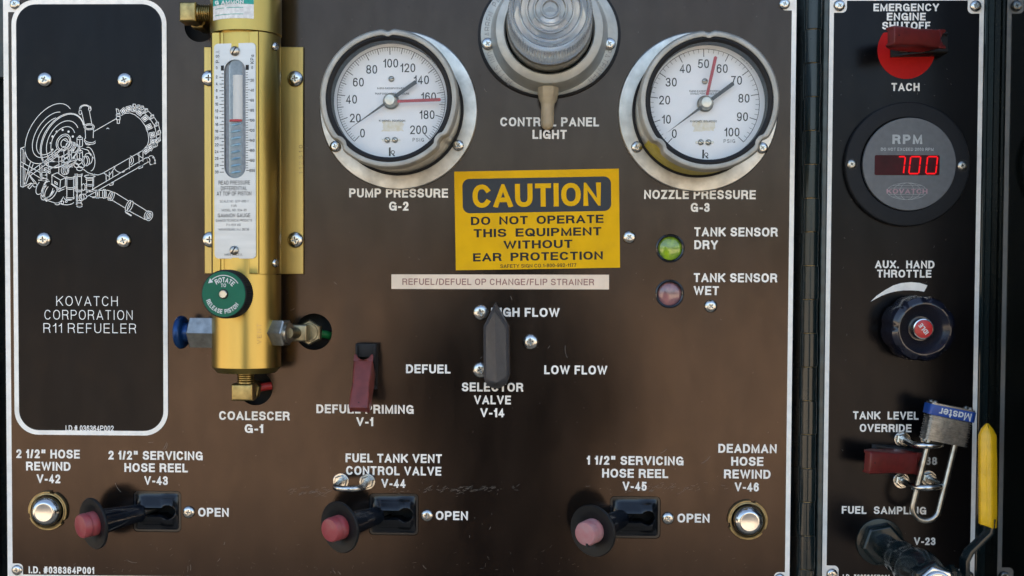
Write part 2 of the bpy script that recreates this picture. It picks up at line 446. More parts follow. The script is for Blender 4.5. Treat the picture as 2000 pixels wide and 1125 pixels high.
# everything that hangs on the panels is placed relative to ZF
def up(o):
    o.location.z += ZF; return o
def frame(org, zd, yd=(0, 1, 0)):
    z = Vector(zd).normalized(); y = Vector(yd); y = (y - z * y.dot(z)).normalized(); x = y.cross(z)
    m_ = Matrix((x, y, z)).transposed().to_4x4(); m_.translation = Vector(org); return m_

# ------------------------------------------------------------------ surroundings: ground, truck, photographer
g = bpy.data.meshes.new('ground'); g.from_pydata([(-400, -400, 0), (400, -400, 0), (400, 400, 0), (-400, 400, 0)], [], [(0, 1, 2, 3)])
g.materials.append(M_ground); go = bpy.data.objects.new('ground', g); COL.objects.link(go); go['kind'] = 'structure'
uL, _ = Q(6, 560); uR, _ = Q(1934, 560); _, vT = Q(800, -30); _, vB = Q(800, 1150)
def wbox(x0, y0, z0, x1, y1, z1):
    return [(x, y, z) for z in (z0, z1) for x, y in ((x0, y0), (x1, y0), (x1, y1), (x0, y1))], [(3, 2, 1, 0), (4, 5, 6, 7), (0, 1, 5, 4), (1, 2, 6, 5), (2, 3, 7, 6), (3, 0, 4, 7)]
vs, fs = [], []
def wadd(*a):
    v, f = wbox(*a); o = len(vs); vs.extend(v); fs.extend([tuple(o + i for i in q) for q in f])
XL, XR = uL * U, uR * U
wadd(-4, .04, .55, 5, 2.5, 3.35)                                   # the body behind the panels
wadd(-4, -.01, .55, XL - .02, .04, 3.1)                           # left of the opening
wadd(XR + .035, -.01, .55, 5, .04, 3.1)
wadd(XL - .02, -.01, ZF + vT * U + .06, XR + .035, .04, 3.1)
wadd(XL - .02, -.01, .55, XR + .035, .04, ZF + vB * U - .06)
me = bpy.data.meshes.new('truck_side_wall'); me.from_pydata(vs, [], fs); me.materials.append(M_paint)
tw = bpy.data.objects.new('truck_side_wall', me); COL.objects.link(tw); tw['kind'] = 'structure'

# ------------------------------------------------------------------ screws
def phillips(mb, x, y, z, r, ang=.4, hgt=None):
    """pan head with a cross recess"""
    hgt = hgt or r * .55; n = 32
    loops = []
    for rr, zz in ((1, 0), (1, .35), (.93, .6), (.78, .82), (.6, .94), (.42, 1)):
        loops.append([(x + r * rr * cos(2 * pi * j / n), y + r * rr * sin(2 * pi * j / n), z + hgt * zz) for j in range(n)])
    crs = []
    for j in range(n):
        a = 2 * pi * j / n; q = abs(cos(2 * (a - ang)))
        rr = .12 + .3 * q ** 3
        crs.append((a, rr))
    loops.append([(x + r * rr * cos(a), y + r * rr * sin(a), z + hgt * .98) for a, rr in crs])
    loops.append([(x + r * rr * .8 * cos(a), y + r * rr * .8 * sin(a), z + hgt * .35) for a, rr in crs])
    loops.append([(x + r * .04 * cos(2 * pi * j / n), y + r * .04 * sin(2 * pi * j / n), z + hgt * .1) for j in range(n)])
    mb.loft(loops, False, True)
def screw(parent, x, y, z, r, ang=.4, m=None, name='screw', washer=False):
    mb = MB(); phillips(mb, 0, 0, 0, r, ang)
    if washer: mb.lathe([(r * 1.22, 0), (r * 1.22, 1.5), (r * .95, 2)], 32, cap1=False)
    return mb.build(name, m or M_steel, parent, (x, y, z), smooth=40)
def slotted(parent, x, y, z, r, ang=.3, m=None):
    mb = MB(); mb.lathe([(r, 0), (r, r * .3), (r * .8, r * .55), (r * .45, r * .68), (.1, r * .72)], 28)
    o = mb.build('slotted_screw', m or M_dull, parent, (x, y, z), smooth=40)
    mb = MB(); mb.M = Matrix.Rotation(ang, 4, 'Z'); mb.prism([(-r * .86, -r * .12), (r * .86, -r * .12), (r * .86, r * .12), (-r * .86, r * .12)], 0, r * .745)  # raised dark bar, coloured as the shade inside a screw slot
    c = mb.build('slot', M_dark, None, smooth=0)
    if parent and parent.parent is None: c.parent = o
    else:       # never a fourth level: the dark bar joins the screw itself
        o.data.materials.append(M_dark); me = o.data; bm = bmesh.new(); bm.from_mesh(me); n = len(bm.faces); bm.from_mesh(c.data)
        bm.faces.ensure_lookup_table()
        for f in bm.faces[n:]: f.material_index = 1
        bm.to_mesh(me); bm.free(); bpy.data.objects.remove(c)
    return o

# ------------------------------------------------------------------ brown control panel
def captions(parent, items, m, h=.35, cap=17.5, t=.2, label=True):
    mb = MB(); words = []
    for it in items:
        st, x0, x1, y = it[:4]; c = it[4] if len(it) > 4 else cap
        a, v0 = Q(x0, y); b_, v1 = Q(x1, y)
        mb.text(st, a, b_, (v0 + v1) / 2, c, t, h); words.append(st)
    o = mb.build('lettering', m, parent, smooth=0)
    if label: o['label'] = 'white printed lettering reading ' + ' '.join(words)
    return o

# the panel's gloss is uneven: wiped smears and grease, and small rusty spots
for m_ in (M_brown, M_black):
    t_ = m_.node_tree; b_ = t_.nodes['Principled BSDF']; L_ = t_.links.new
    old = b_.inputs['Roughness'].links[0].from_socket
    tc_ = t_.nodes.new('ShaderNodeTexCoord'); mp_ = t_.nodes.new('ShaderNodeMapping'); mp_.inputs['Scale'].default_value = (1, 1, .45); mp_.inputs['Rotation'].default_value = (0, .5, 0)
    n_ = t_.nodes.new('ShaderNodeTexNoise'); n_.inputs['Scale'].default_value = 9; n_.inputs['Detail'].default_value = 12; n_.inputs['Roughness'].default_value = .68; n_.inputs['Distortion'].default_value = 1.2
    L_(tc_.outputs['Object'], mp_.inputs[0]); L_(mp_.outputs[0], n_.inputs['Vector'])
    r_ = t_.nodes.new('ShaderNodeMapRange'); r_.inputs[1].default_value = .42; r_.inputs[2].default_value = .68; r_.inputs[3].default_value = 0; r_.inputs[4].default_value = .05
    L_(n_.outputs['Fac'], r_.inputs[0]); ad = t_.nodes.new('ShaderNodeMath'); ad.operation = 'ADD'
    L_(old, ad.inputs[0]); L_(r_.outputs[0], ad.inputs[1]); L_(ad.outputs[0], b_.inputs['Roughness'])
    ol = b_.inputs['Base Color'].links[0].from_socket
    v_ = t_.nodes.new('ShaderNodeTexVoronoi'); v_.inputs['Scale'].default_value = 75; L_(tc_.outputs['Object'], v_.inputs['Vector'])
    q_ = t_.nodes.new('ShaderNodeMapRange'); q_.inputs[1].default_value = .10; q_.inputs[2].default_value = .03; q_.inputs[3].default_value = 0; q_.inputs[4].default_value = .5
    L_(v_.outputs['Distance'], q_.inputs[0])
    x_ = t_.nodes.new('ShaderNodeMix'); x_.data_type = 'RGBA'; L_(q_.outputs[0], x_.inputs[0]); L_(ol, x_.inputs[6]); x_.inputs[7].default_value = (.02, .013, .01, 1)
    L_(x_.outputs[2], b_.inputs['Base Color'])

cp = up(thing('control_panel', 'brown control panel face with a white border and white lettering, filling most of the picture', 'control panel'))
pl, _ = Q(10.5, 560); pr, _ = Q(1549, 560); _, pt = Q(780, -13); _, pb = Q(60, 1133)
outer = [(pl, pb), (pr, pb), (pr, pt), (pl, pt)]
def qc(px, py, r, n=40): c = Q(px, py); return circ(c[0], c[1], r, n)
def qrr(x0, y0, x1, y1, r):
    cx, cy = Q((x0 + x1) / 2, (y0 + y1) / 2); w_, h_ = (x1 - x0) / 2, (y1 - y0) / 2
    return rrect(cx - w_, cy - h_, cx + w_, cy + h_, r)
LEV = [(259, 958, 355, 1040), (720, 963, 818, 1046), (1191, 969, 1290, 1052)]
holes = [qc(390, 52, 30), qc(613, 648, 36), qc(499, 758, 34), qc(1309, 485, 28), qc(1308, 574, 28)] + [qrr(*a, 9) for a in LEV]
mb = MB(); mb.plate(outer, holes, -8, 0); mb.build('panel_plate', M_brown, cp, smooth=0)
mb = MB(); mb.box(pl + 2, pb + 2, -60, pr - 2, pt - 2, -50); mb.build('cavity_shade', M_dark, cp, smooth=0)  # dark sheet added behind the holes; its colour gives the cavity's shade
# white border with the four corner tabs
def border(x0, x1, y0, y1, wl, wr, wt, wb, tabs, tr=9):
    P = [[(x0, y0), (x0 + wl, y0), (x0 + wl, y1), (x0, y1)], [(x1 - wr, y0), (x1, y0), (x1, y1), (x1 - wr, y1)],
         [(x0, y0), (x1, y0), (x1, y0 + wb), (x0, y0 + wb)], [(x0, y1 - wt), (x1, y1 - wt), (x1, y1), (x0, y1)]]
    for (sx, sy, tx, ty) in tabs:
        cx = x0 if sx < 0 else x1; cy = y0 if sy < 0 else y1
        pts = [(0, 0), (tx, 0)] + [(tx - tr + tr * cos(R(a)), ty - tr + tr * sin(R(a))) for a in range(0, 91, 15)] + [(0, ty)]
        P.append([(cx - sx * a, cy - sy * b_) for a, b_ in pts])
    return P
mb = MB(); mb.sheet(border(pl, pr, pb, pt, 10, 9, 10, 11, [(-1, 1, 33, 35), (1, 1, 30, 34), (-1, -1, 31, 33), (1, -1, 30, 33)]), .3)
mb.build('border', M_white, cp, smooth=0)
for px, py in ((30, 8), (1532, 8), (34, 1113), (1523, 1130)):
    x, y = Q(px, py); screw(cp, x, y, .4, 10.5, px * .7)
for px, py, a in ((1229, 463, .9), (1388, 598, .75)):
    x, y = Q(px, py); screw(cp, x, y, .2, 12.5, a)
for blk in (
    [('PUMP PRESSURE', 682, 875, 377), ('G-2', 760, 798, 402.5)],
    [('CONTROL PANEL', 977, 1170, 238), ('LIGHT', 1040, 1107, 262.5)],
    [('NOZZLE PRESSURE', 1258, 1476, 380), ('G-3', 1349, 1386, 405)],
    [('TANK SENSOR', 1356, 1519, 453), ('DRY', 1356, 1402, 478)],
    [('TANK SENSOR', 1355, 1518, 542.5), ('WET', 1355, 1404, 567.5)],
    [('COALESCER', 428, 566, 812), ('G-1', 478, 514, 837)],
    [('DEFUEL PRIMING', 618, 808, 799), ('V-1', 696, 729, 823.5)],
    [('DEFUEL', 793, 880, 720.5)], [('HIGH FLOW', 959, 1093, 610)], [('LOW FLOW', 1063, 1186, 722.5)],
    [('SELECTOR', 902, 1022, 756), ('VALVE', 926, 998, 781), ('V-14', 938, 985, 806)],
    [('2 1/2" HOSE', 32, 156, 886.5), ('REWIND', 51, 138, 910.5), ('V-42', 72, 118, 935)],
    [('2 1/2" SERVICING', 212, 396, 889.5), ('HOSE REEL', 243, 367, 913.5), ('V-43', 282, 328, 938.5)],
    [('FUEL TANK VENT', 675, 863, 895), ('CONTROL VALVE', 676, 862, 919.5), ('V-44', 745, 792, 944)],
    [('1 1/2" SERVICING', 1146, 1335, 899.5), ('HOSE REEL', 1176, 1305, 924.5), ('V-45', 1216, 1263, 949.5)],
    [('DEADMAN', 1403, 1517, 876), ('HOSE', 1428, 1491, 901), ('REWIND', 1414, 1505, 926), ('V-46', 1435, 1482, 951)],
    [('OPEN', 387, 447, 1000.5)], [('OPEN', 851, 914, 1007)], [('OPEN', 1323, 1386, 1012)],
    [('I.D. #036364P001', 56, 184, 1113.5, 14)],
): captions(cp, blk, M_white)
# fine scratches and scuffs
random.seed(4)
mb = MB()
def scr(px, py, L_, a, w_=.55, bend=.3):
    x, y = Q(px, py); pts = []
    for i in range(5):
        t = i / 4; pts.append((x + L_ * t * cos(a + bend * t), y + L_ * t * sin(a + bend * t)))
    mb.line(pts, w_, .24)
for px, py, L_, a in ((322, 879, 14, .9), (318, 878, 16, .8), (290, 864, 10, -.2), (225, 943, 22, -1.3), (250, 1095, 18, -.5), (366, 1117, 12, 1.2),
                      (372, 1114, 12, 1.3), (437, 1064, 6, .9), (425, 1096, 8, .6), (1104, 675, 24, -1.7), (1070, 680, 6, .6), (1000, 586, 8, 1.7),
                      (655, 1120, 8, 1.9), (665, 1122, 8, 2.), (955, 1034, 6, .7), (917, 1050, 5, 1.3), (826, 1104, 10, -1.1), (938, 700, 5, .5),
                      (560, 534, 8, .2), (652, 550, 8, -1.), (567, 606, 9, .1), (945, 172, 10, -1.2), (1370, 905, 22, .4), (1290, 885, 14, .3)):
    scr(px, py, L_, a)
for i in range(70):
    scr(random.gauss(890, 60), random.gauss(956, 4), random.uniform(2, 9), random.uniform(-.4, .4), .35)
for i in range(40):
    scr(random.uniform(560, 640), random.gauss(962, 4), random.uniform(2, 9), random.uniform(-.3, .3), .35)
for i in range(60):
    scr(random.gauss(1290, 60), random.gauss(953, 5), random.uniform(2, 8), random.uniform(-.4, .4), .35)
for i in range(90):
    scr(random.uniform(60, 1500), 1120 - abs(random.gauss(0, 30)), random.uniform(1, 8), random.choice((.7, 2.2, 1.6, .2)) + random.gauss(0, .25), .22, random.gauss(0, .3))
for i in range(150):
    scr(random.uniform(340, 1530), random.uniform(5, 1100), random.uniform(.8, 3), random.uniform(0, 3), .4, .8)
mb.build('scratches', M_grime, cp, smooth=0, kind='stuff')


# ------------------------------------------------------------------ schematic plate
sx, sy = Q(176.5, 427); HX = (Q(327, 427)[0] - Q(26, 427)[0]) / 2; HY = (Q(176, 2)[1] - Q(176, 852)[1]) / 2
sp = up(thing('schematic_plate', 'black rounded plate with white outline and line drawing, left of the gold gauge', 'plate', (sx, sy, 0)))
mb = MB(); mb.prism(rrect(-HX, -HY, HX, HY, 48, 12), .1, 2.0, .6); mb.build('plate', M_black, sp, smooth=0)
mb = MB(); mb.sheet([rrect(-HX, -HY, HX, HY, 48, 12)], 2.25, [rrect(-HX + 9, -HY + 9, HX - 9, HY - 9, 40, 12)]); mb.build('border', M_white, sp, smooth=0)
for px, py, a in ((89, 156, 1.1), (245, 157, .4), (87, 468, .1), (243, 470, .3)):
    x, y = Q(px, py); screw(sp, x - sx, y - sy, 2.2, 14.5, a)
mb = MB()
def sq(px, py): x, y = Q(px, py, 2); return x - sx, y - sy
for st, x0, x1, y, c in (('KOVATCH', 110, 230, 588, 19), ('CORPORATION', 87, 259, 615, 19), ('R11 REFUELER', 85, 266, 641, 19)):
    a = sq(x0, y); b_ = sq(x1, y); mb.text(st, a[0], b_[0], (a[1] + b_[1]) / 2, c, .085, 2.3, sp=.26)
a = sq(128, 836); b_ = sq(222, 837); mb.text('I.D.# 036364P002', a[0], b_[0], a[1], 11, .15, 2.3)
mb.build('lettering', M_whitet, sp, smooth=0, label='thin white lettering reading KOVATCH CORPORATION R11 REFUELER')
# the drawing, in strokes of the photograph's enlargement
mb = MB(); K = 4.0176
def dq(x, y): return sq(x / K, 180 + y / K)
def dl(*p, w_=1.15, closed=False): mb.line([dq(*q) for q in p], w_, 2.3 , closed)
def de(cx, cy, a, b_, rot=0, a0=0, a1=360, w_=1.15):
    n = max(10, int(abs(a1 - a0) / 9)); P = []
    for i in range(n + 1):
        t = R(a0 + (a1 - a0) * i / n); x, y = a * cos(t), b_ * sin(t)
        P.append((cx + x * cos(R(rot)) - y * sin(R(rot)), cy + x * sin(R(rot)) + y * cos(R(rot))))
    if abs(a1 - a0) >= 360: P = P[:-1]
    dl(*P, w_=w_, closed=abs(a1 - a0) >= 360)
de(385, 325, 262, 150, -58, 95, 375); de(395, 335, 200, 110, -58, 110, 345); de(400, 345, 165, 85, -58, 120, 330)
de(490, 380, 232, 150, -60, 85, 395); de(492, 381, 226, 143, -60, 85, 395); de(492, 385, 172, 112, -62, 80, 390); de(495, 390, 128, 84, -62, 80, 395)
de(498, 395, 70, 52, -60); de(500, 397, 58, 42, -60); de(505, 398, 34, 24, -60)
for t in range(0, 360, 30): de(492 + 92 * cos(R(t)), 400 + 104 * sin(R(t)), 5, 5, w_=1.6)
dl((500, 375), (620, 430)); dl((480, 425), (600, 480)); de(540, 415, 34, 20, -60); de(560, 425, 36, 22, -60); de(590, 440, 36, 22, -60)
# tank and its ring of bolts
dl((738, 308), (912, 208)); dl((1125, 455), (800, 640), (770, 650), (735, 645), (690, 632), (655, 605)); dl((947, 185), (985, 166), (1020, 163), (1060, 178), (1105, 215), (1140, 265), (1162, 325), (1168, 375), (1158, 415), (1125, 452))
ring = [(970, 148, 40), (1012, 130, 15), (1056, 135, -5), (1098, 162, -35), (1138, 206, -50), (1170, 272, -65), (1195, 335, -80), (1200, 388, -100), (1180, 435, -120), (1145, 460, -140)]
for i, (x, y, a) in enumerate(ring):
    c, s_ = cos(R(a)), sin(R(a))
    for k in (19, 8):
        dl(*[(x + (u * c + v * s_) * k, y + (-u * s_ + v * c) * k) for u, v in ((-1, -1), (1, -1), (1, 1), (-1, 1))], closed=True, w_=1.2 if k > 10 else 2)
lugs = [(1055, 105), (1090, 112), (1118, 120), (1150, 140), (1198, 188), (1236, 246), (1252, 312), (1250, 370), (1225, 410)]
for i, (x, y) in enumerate(lugs):
    dl((x - 22, y + 14), (x - 10, y - 12), (x + 8, y - 10), (x + 10, y + 10), (x - 4, y + 20), closed=True); dl((x - 30, y + 28), (x - 4, y + 20)); dl((x - 10, y - 12), (x - 4, y + 20))
dl(*[(x + 6, y) for x, y in lugs]); dl(*[(x - 24, y + 16) for x, y in lugs])
# valve on the tank, vertical pipes
dl((912, 130), (918, 168), (940, 168), (928, 135), closed=True); dl((916, 168), (914, 215), (942, 218), (944, 170)); dl((914, 190), (944, 194)); dl((920, 218), (920, 245), (938, 245), (938, 218)); de(928, 180, 16, 8); de(846, 290, 9, 7, 0, 180, 360)
dl((640, 150), (665, 260)); dl((700, 140), (722, 255)); de(668, 130, 34, 24, 0, 180, 360); de(668, 132, 44, 32, 0, 175, 365); de(630, 158, 10, 18); de(705, 130, 10, 18)
de(700, 272, 40, 24); de(700, 272, 30, 15); dl((668, 285), (672, 365)); dl((734, 285), (732, 360)); de(706, 375, 42, 20, 8, 0, 200); de(706, 388, 44, 20, 8, 0, 185); de(695, 400, 24, 14, 0, 20, 180)
for x0, y0 in ((604, 350), (604, 455)):
    dl((x0, y0 + 15), (x0 + 2, y0 + 70), (x0 + 22, y0 + 82), (x0 + 44, y0 + 72), (x0 + 44, y0 + 15)); de(x0 + 22, y0 + 12, 22, 11); de(x0 + 22, y0, 9, 8); dl((x0 + 22, y0 + 22), (x0 + 22, y0 + 80))
# frame left
dl((163, 440), (163, 740), (182, 746), (182, 450), closed=True); dl((163, 440), (196, 428), (198, 470)); dl((182, 745), (245, 712)); dl((163, 545), (330, 640)); dl((165, 580), (325, 680)); dl((196, 470), (196, 560)); dl((196, 600), (196, 735)); dl((240, 548), (190, 720)); dl((262, 560), (205, 720))
dl((220, 640), (225, 632), (452, 468), (470, 452)); dl((238, 655), (465, 492)); dl((220, 640), (275, 720)); dl((236, 655), (285, 712)); dl((340, 530), (350, 560)); dl((372, 510), (385, 545)); dl((405, 485), (415, 520)); dl((430, 470), (440, 500))
dl((218, 745), (250, 715), (262, 722), (232, 758), closed=True); de(275, 730, 16, 14, 0); dl((312, 575), (316, 660), (380, 690)); dl((330, 570), (330, 690)); dl((345, 565), (380, 548), (382, 610)); dl((388, 545), (455, 545), (468, 565), (380, 612)); dl((395, 600), (470, 562))
dl((462, 500), (462, 640)); dl((486, 500), (486, 600)); dl((500, 465), (535, 440), (535, 505), (505, 520), closed=True); dl((545, 460), (545, 540)); dl((560, 465), (560, 530))
de(345, 640, 22, 12); de(345, 665, 24, 14); de(345, 680, 26, 16, 0, 0, 180); dl((322, 640), (322, 690)); dl((368, 640), (368, 690)); dl((345, 600), (400, 630)); dl((340, 612), (395, 640)); de(370, 610, 26, 14, 25)
# motor and gearbox
dl((408, 650), (475, 690), (470, 760), (408, 718), closed=True); dl((408, 650), (450, 632), (515, 672), (475, 690)); dl((515, 672), (512, 738), (470, 760)); dl((430, 700), (450, 712), (450, 726), (430, 714), closed=True)
de(400, 780, 70, 40, -60, 70, 290); de(385, 770, 62, 38, -60, 70, 290); de(375, 765, 70, 42, -60, 80, 280); de(320, 745, 62, 30, -65, 60, 300); dl((300, 690), (390, 700)); dl((330, 812), (375, 845)); de(370, 775, 78, 36, -62, 60, 300)
dl((372, 850), (440, 872), (475, 860), (500, 820)); de(450, 876, 18, 8); dl((400, 720), (430, 740), (470, 775), (505, 760)); de(462, 760, 16, 20, 0, 0, 200)
for t in range(100, 270, 14): de(372 + 34 * cos(R(t)), 778 + 76 * sin(R(t)), 3, 3, w_=1.6)
# middle pipework
for x0, x1, y0, y1 in ((525, 578, 660, 820), (608, 640, 640, 880), (680, 728, 670, 760)):
    dl((x0, y0), (x0, y1)); dl((x1, y0), (x1, y1))
    for yy in (y0, (y0 + y1) / 2, y1): de((x0 + x1) / 2, yy, (x1 - x0) / 2 + 8, 10, 0, 0, 180); de((x0 + x1) / 2, yy + 12, (x1 - x0) / 2 + 6, 10, 0, 0, 180)
de(550, 610, 40, 44, 0, 150, 300); de(560, 615, 24, 30, 0, 150, 300); de(505, 615, 24, 32); de(518, 615, 22, 30); de(540, 830, 36, 18, 0, 0, 180); de(520, 860, 60, 24, 0, 10, 175); de(520, 858, 8, 7); de(490, 865, 10, 12)
de(560, 545, 40, 16, -25); de(560, 560, 40, 16, -25); dl((500, 560), (590, 510)); dl((510, 590), (600, 545)); de(520, 545, 20, 28); de(500, 570, 16, 24); de(600, 575, 22, 16, 30); de(625, 600, 24, 16)
de(680, 540, 22, 38); de(665, 540, 22, 36); de(695, 520, 30, 46, 0, -90, 90); de(700, 525, 44, 94, -8, -100, 90); de(690, 500, 22, 20, 0, 180, 360); dl((640, 440), (690, 455), (735, 520)); de(620, 545, 30, 20, -30); de(640, 570, 26, 24, 0, 0, 180)
de(655, 820, 26, 20); de(640, 825, 20, 26); de(622, 880, 24, 10); de(620, 860, 20, 8); dl((600, 790), (600, 870)); de(655, 745, 14, 26); de(730, 810, 26, 12, 0, 0, 200); dl((745, 640), (740, 665)); dl((700, 650), (745, 655)); de(705, 660, 42, 10, 0)
# long pipe under the tank
dl((672, 795), (1150, 512)); dl((682, 820), (1168, 545)); de(1190, 520, 24, 20, 30, 180, 360); de(1195, 540, 24, 26, 0, -90, 90); dl((1150, 512), (1160, 548)); dl((1172, 548), (1180, 570), (1222, 560), (1212, 530)); de(1165, 530, 10, 20, -20)
dl((860, 718), (892, 710), (885, 728), (862, 732), closed=True); dl((1085, 588), (1122, 572), (1118, 590), (1090, 600), closed=True)
dl((832, 640), (834, 705)); dl((858, 625), (858, 690)); dl((808, 632), (862, 665)); dl((885, 610), (885, 672)); dl((858, 655), (905, 585)); de(950, 570, 58, 60, 0, 60, 170); dl((1016, 515), (1016, 605)); de(1022, 535, 26, 34, 0, -90, 80); de(1018, 535, 14, 22, 0, -90, 80); dl((1090, 478), (1092, 560)); dl((1072, 486), (1122, 520)); dl((1122, 462), (1122, 545)); dl((735, 655), (735, 740))
# outlet pipe lower right
dl((740, 770), (848, 770), (905, 790)); dl((725, 828), (850, 828), (872, 848)); de(760, 800, 8, 32); de(772, 800, 8, 32); de(815, 798, 10, 36); de(826, 798, 8, 34); de(865, 815, 14, 34, 20); de(880, 818, 14, 34, 20)
dl((905, 790), (1010, 855)); dl((880, 848), (980, 908)); de(1005, 890, 14, 44, 24); de(1022, 895, 16, 44, 24); dl((1040, 862), (1165, 940)); dl((1010, 930), (1140, 1000)); de(1155, 965, 20, 36, 22); de(1172, 972, 24, 38, 22); de(1172, 972, 12, 24, 22)
dl((980, 935), (1035, 968)); dl((985, 945), (1030, 972)); dl((990, 925), (985, 945)); dl((600, 660), (600, 800)); dl((590, 640), (590, 780))
mb.build('line_drawing', M_whitet, sp, smooth=0, kind='stuff', label='white line drawing of pumps, hose reel, pipes and tank')

# ------------------------------------------------------------------ pressure gauges
def pressure_gauge(px, py, label, top, step, minor, numpos, cen, ptr, red, name_txt, hub, yellow):
    x0, y0 = Q(px, py)
    t = up(thing('pressure_gauge', label, 'pressure gauge', (x0, y0, 0), 'round white dial pressure gauges'))
    HB, HD = 178.0, 136.0
    mb = MB(); mb.lathe([(124, 0), (154, 0), (154, 5), (152, 7), (130, 9), (124, 8)], 96, close=True, cap0=False, cap1=False)
    fl = mb.build('mounting_flange', M_flange, t)
    mb = MB(); mb.lathe([(127, 1), (127, 10), (124, 12), (119, 12)], 96, cap1=False); mb.build('gasket', M_rubber, t)
    bx, by = Q(*cen[0], HB); bx -= x0; by -= y0       # the case leans a little
    mb = MB()
    lo = []
    for k, (r, z) in enumerate(((122, 1), (120.2, 60), (118.4, 120), (117.6, 148))):
        s_ = z / HB; cx = bx * s_; cy = by * s_
        lo.append([(cx + r * cos(2 * pi * j / 96), cy + r * sin(2 * pi * j / 96), z) for j in range(96)])
    mb.loft(lo, True, False); mb.build('case', M_case, t)
    notch = [R(91), R(222), R(322)]
    def rf(a, r):
        k = 1.0
        for nn, wd, dp in zip(notch, (.055, .09, .09), (.03, .05, .05)):
            d = (a - nn + pi) % (2 * pi) - pi
            if r > 115: k -= dp * math.exp(-(d / wd) ** 4)
        return k
    mb = MB(); mb.lathe([(118, 142), (124, 142), (126.5, 146), (126.5, HB - 7), (123, HB - 1), (119, HB), (115.5, HB - 1), (114.5, HB - 6), (114.5, 142)], 180, (bx, by), False, False, rf, True)
    bz = mb.build('bezel', M_bezel, t)
    mb = MB(); mb.lathe([(115.2, HB - 14), (115.2, HB - 4), (111, HB - 3), (106, HB - 6), (106, HD)], 96, (bx, by), False, False); mb.build('gasket_ring', M_rubber, bz)
    mb = MB(); mb.lathe([(108, HB - 9), (108, HB - 8)], 72, (bx, by)); mb.build('glass', M_glass, t)
    # dial
    dx, dy = Q(*cen[1], HD); dx -= x0; dy -= y0
    mb = MB(); mb.sheet([circ(bx * .9 + dx * .1, by * .9 + dy * .1, 114, 90)], HD); di = mb.build('dial', M_dial, t, smooth=0)
    k = (DIST - HD) / DIST
    def pq(x, y): a, b_ = Q(x, y, HD); return a - x0, b_ - y0
    r = 105.5 * k; a0, a1 = R(227), R(-44)
    mb = MB(); zt = HD + .3
    N = int(top / minor); pts = [(dx + r * cos(a0 + (a1 - a0) * i / 80), dy + r * sin(a0 + (a1 - a0) * i / 80)) for i in range(81)]
    mb.line(pts, .9, zt + .05)
    for i in range(N + 1):
        a = a0 + (a1 - a0) * i / N; v = i * minor
        L_, w_ = ((14, 1.3) if v % step == 0 else (11, 1.1) if v % (step / 2) == 0 else (7, .6))
        mb.line([(dx + (r - .3) * cos(a), dy + (r - .3) * sin(a)), (dx + (r - L_) * cos(a), dy + (r - L_) * sin(a))], w_, zt)
    mb.build('scale_marks', M_ink, di, smooth=0, kind='stuff')
    mb = MB()
    for s_, (x, y) in numpos:
        a, b_ = pq(x, y)
        if s_ == 'PSIG': mb.text(s_, a, None, b_, 6.5, .12, zt, sp=.3)
        else: mb.text(s_, a, None, b_, 16, .13, zt, sp=.14)
    a, b_ = pq(*name_txt[0][1]); mb.text(name_txt[0][0], a, None, b_, 3.4, .16, zt, sp=.18)
    a, b_ = pq(*name_txt[1][1]); mb.text(name_txt[1][0], a, None, b_, 3.4, .16, zt, sp=.18)
    a, b_ = pq(*name_txt[2][1]); mb.text('K-MONEL BOURDON', a, None, b_, 3.8, .14, zt + .5, sp=.2)
    mb.arctext('MADE IN U.S.A.', dx, dy, 112 * k, R(52), 3, zt, .14, sp=.35)
    # emblem
    a, b_ = pq(cen[1][0] + .5, cen[1][1] + 101)
    mb.line([(a - 3, b_ - 5), (a - 3, b_ + 11)], 3.2, zt); mb.line(circ(a + 2.6, b_ + 2, 3.1, 16), 1.3, zt, True); mb.line([(a + 2, b_ - 1.5), (a + 6, b_ - 5)], 2.2, zt + .1)
    mb.build('numerals', M_ink, di, smooth=0, kind='stuff')
    random.seed(int(px)); a, b_ = pq(*name_txt[3]); P = []
    for i in range(26):
        an = 2 * pi * i / 26; rr = random.uniform(.82, 1.12); P.append((a + 25 * rr * max(-.8, min(.8, cos(an) * 1.2)), b_ + 12 * rr * max(-.8, min(.8, sin(an) * 1.2))))
    mb = MB(); mb.sheet([P], HD + .15); mb.build('glue_patch', M_stain, di, smooth=0)
    # dial screws
    a, b_ = pq(cen[1][0] + .5, cen[1][1] - 44); slotted(di, a, b_, HD + .3, 5.5, .2)
    for d in (-7.5, 7.5):
        a, b_ = pq(cen[1][0] + d, cen[1][1] + 75); slotted(di, a, b_, HD + .6, 5.5, -.6)
    a, b_ = pq(*[cen[1][0], cen[1][1] + 75]); mb = MB(); mb.prism(rrect(a - 17, b_ - 2, a + 17, b_ + 2, 2), HD + .1, HD + 1.5); mb.build('bracket', M_dull, di)
    # pointers and hub
    zp = HD + 14
    def pz(x, y, z): a, b_ = Q(x, y, z); return Vector((a - x0, b_ - y0))
    tip, tail = pz(*ptr[0], zp), pz(*ptr[1], zp); d = (tip - tail).normalized(); n_ = Vector((-d.y, d.x)); c = tail + d * (tail - pz(*hub, zp)).length
    P = [tail + n_ * 3.6, c + n_ * 3.2, c + n_ * 2.2 + d * 12, tip, c - n_ * 2.2 + d * 12, c - n_ * 3.2, tail - n_ * 3.6, tail - d * 1.5]
    mb = MB(); mb.prism([(p.x, p.y) for p in P], zp - .8, zp + .6); mb.build('pointer', M_ptr, t, smooth=0)
    zr = HD + 22; a, b_ = pz(*red[0], zr), pz(*red[1], zr); d = (b_ - a).normalized(); n_ = Vector((-d.y, d.x))
    P = [a + n_ * 2.6, b_ + n_ * 3 - d * 2, b_ + n_ * 1.5, b_ - n_ * 1.5, b_ - n_ * 3 - d * 2, a - n_ * 2.6]
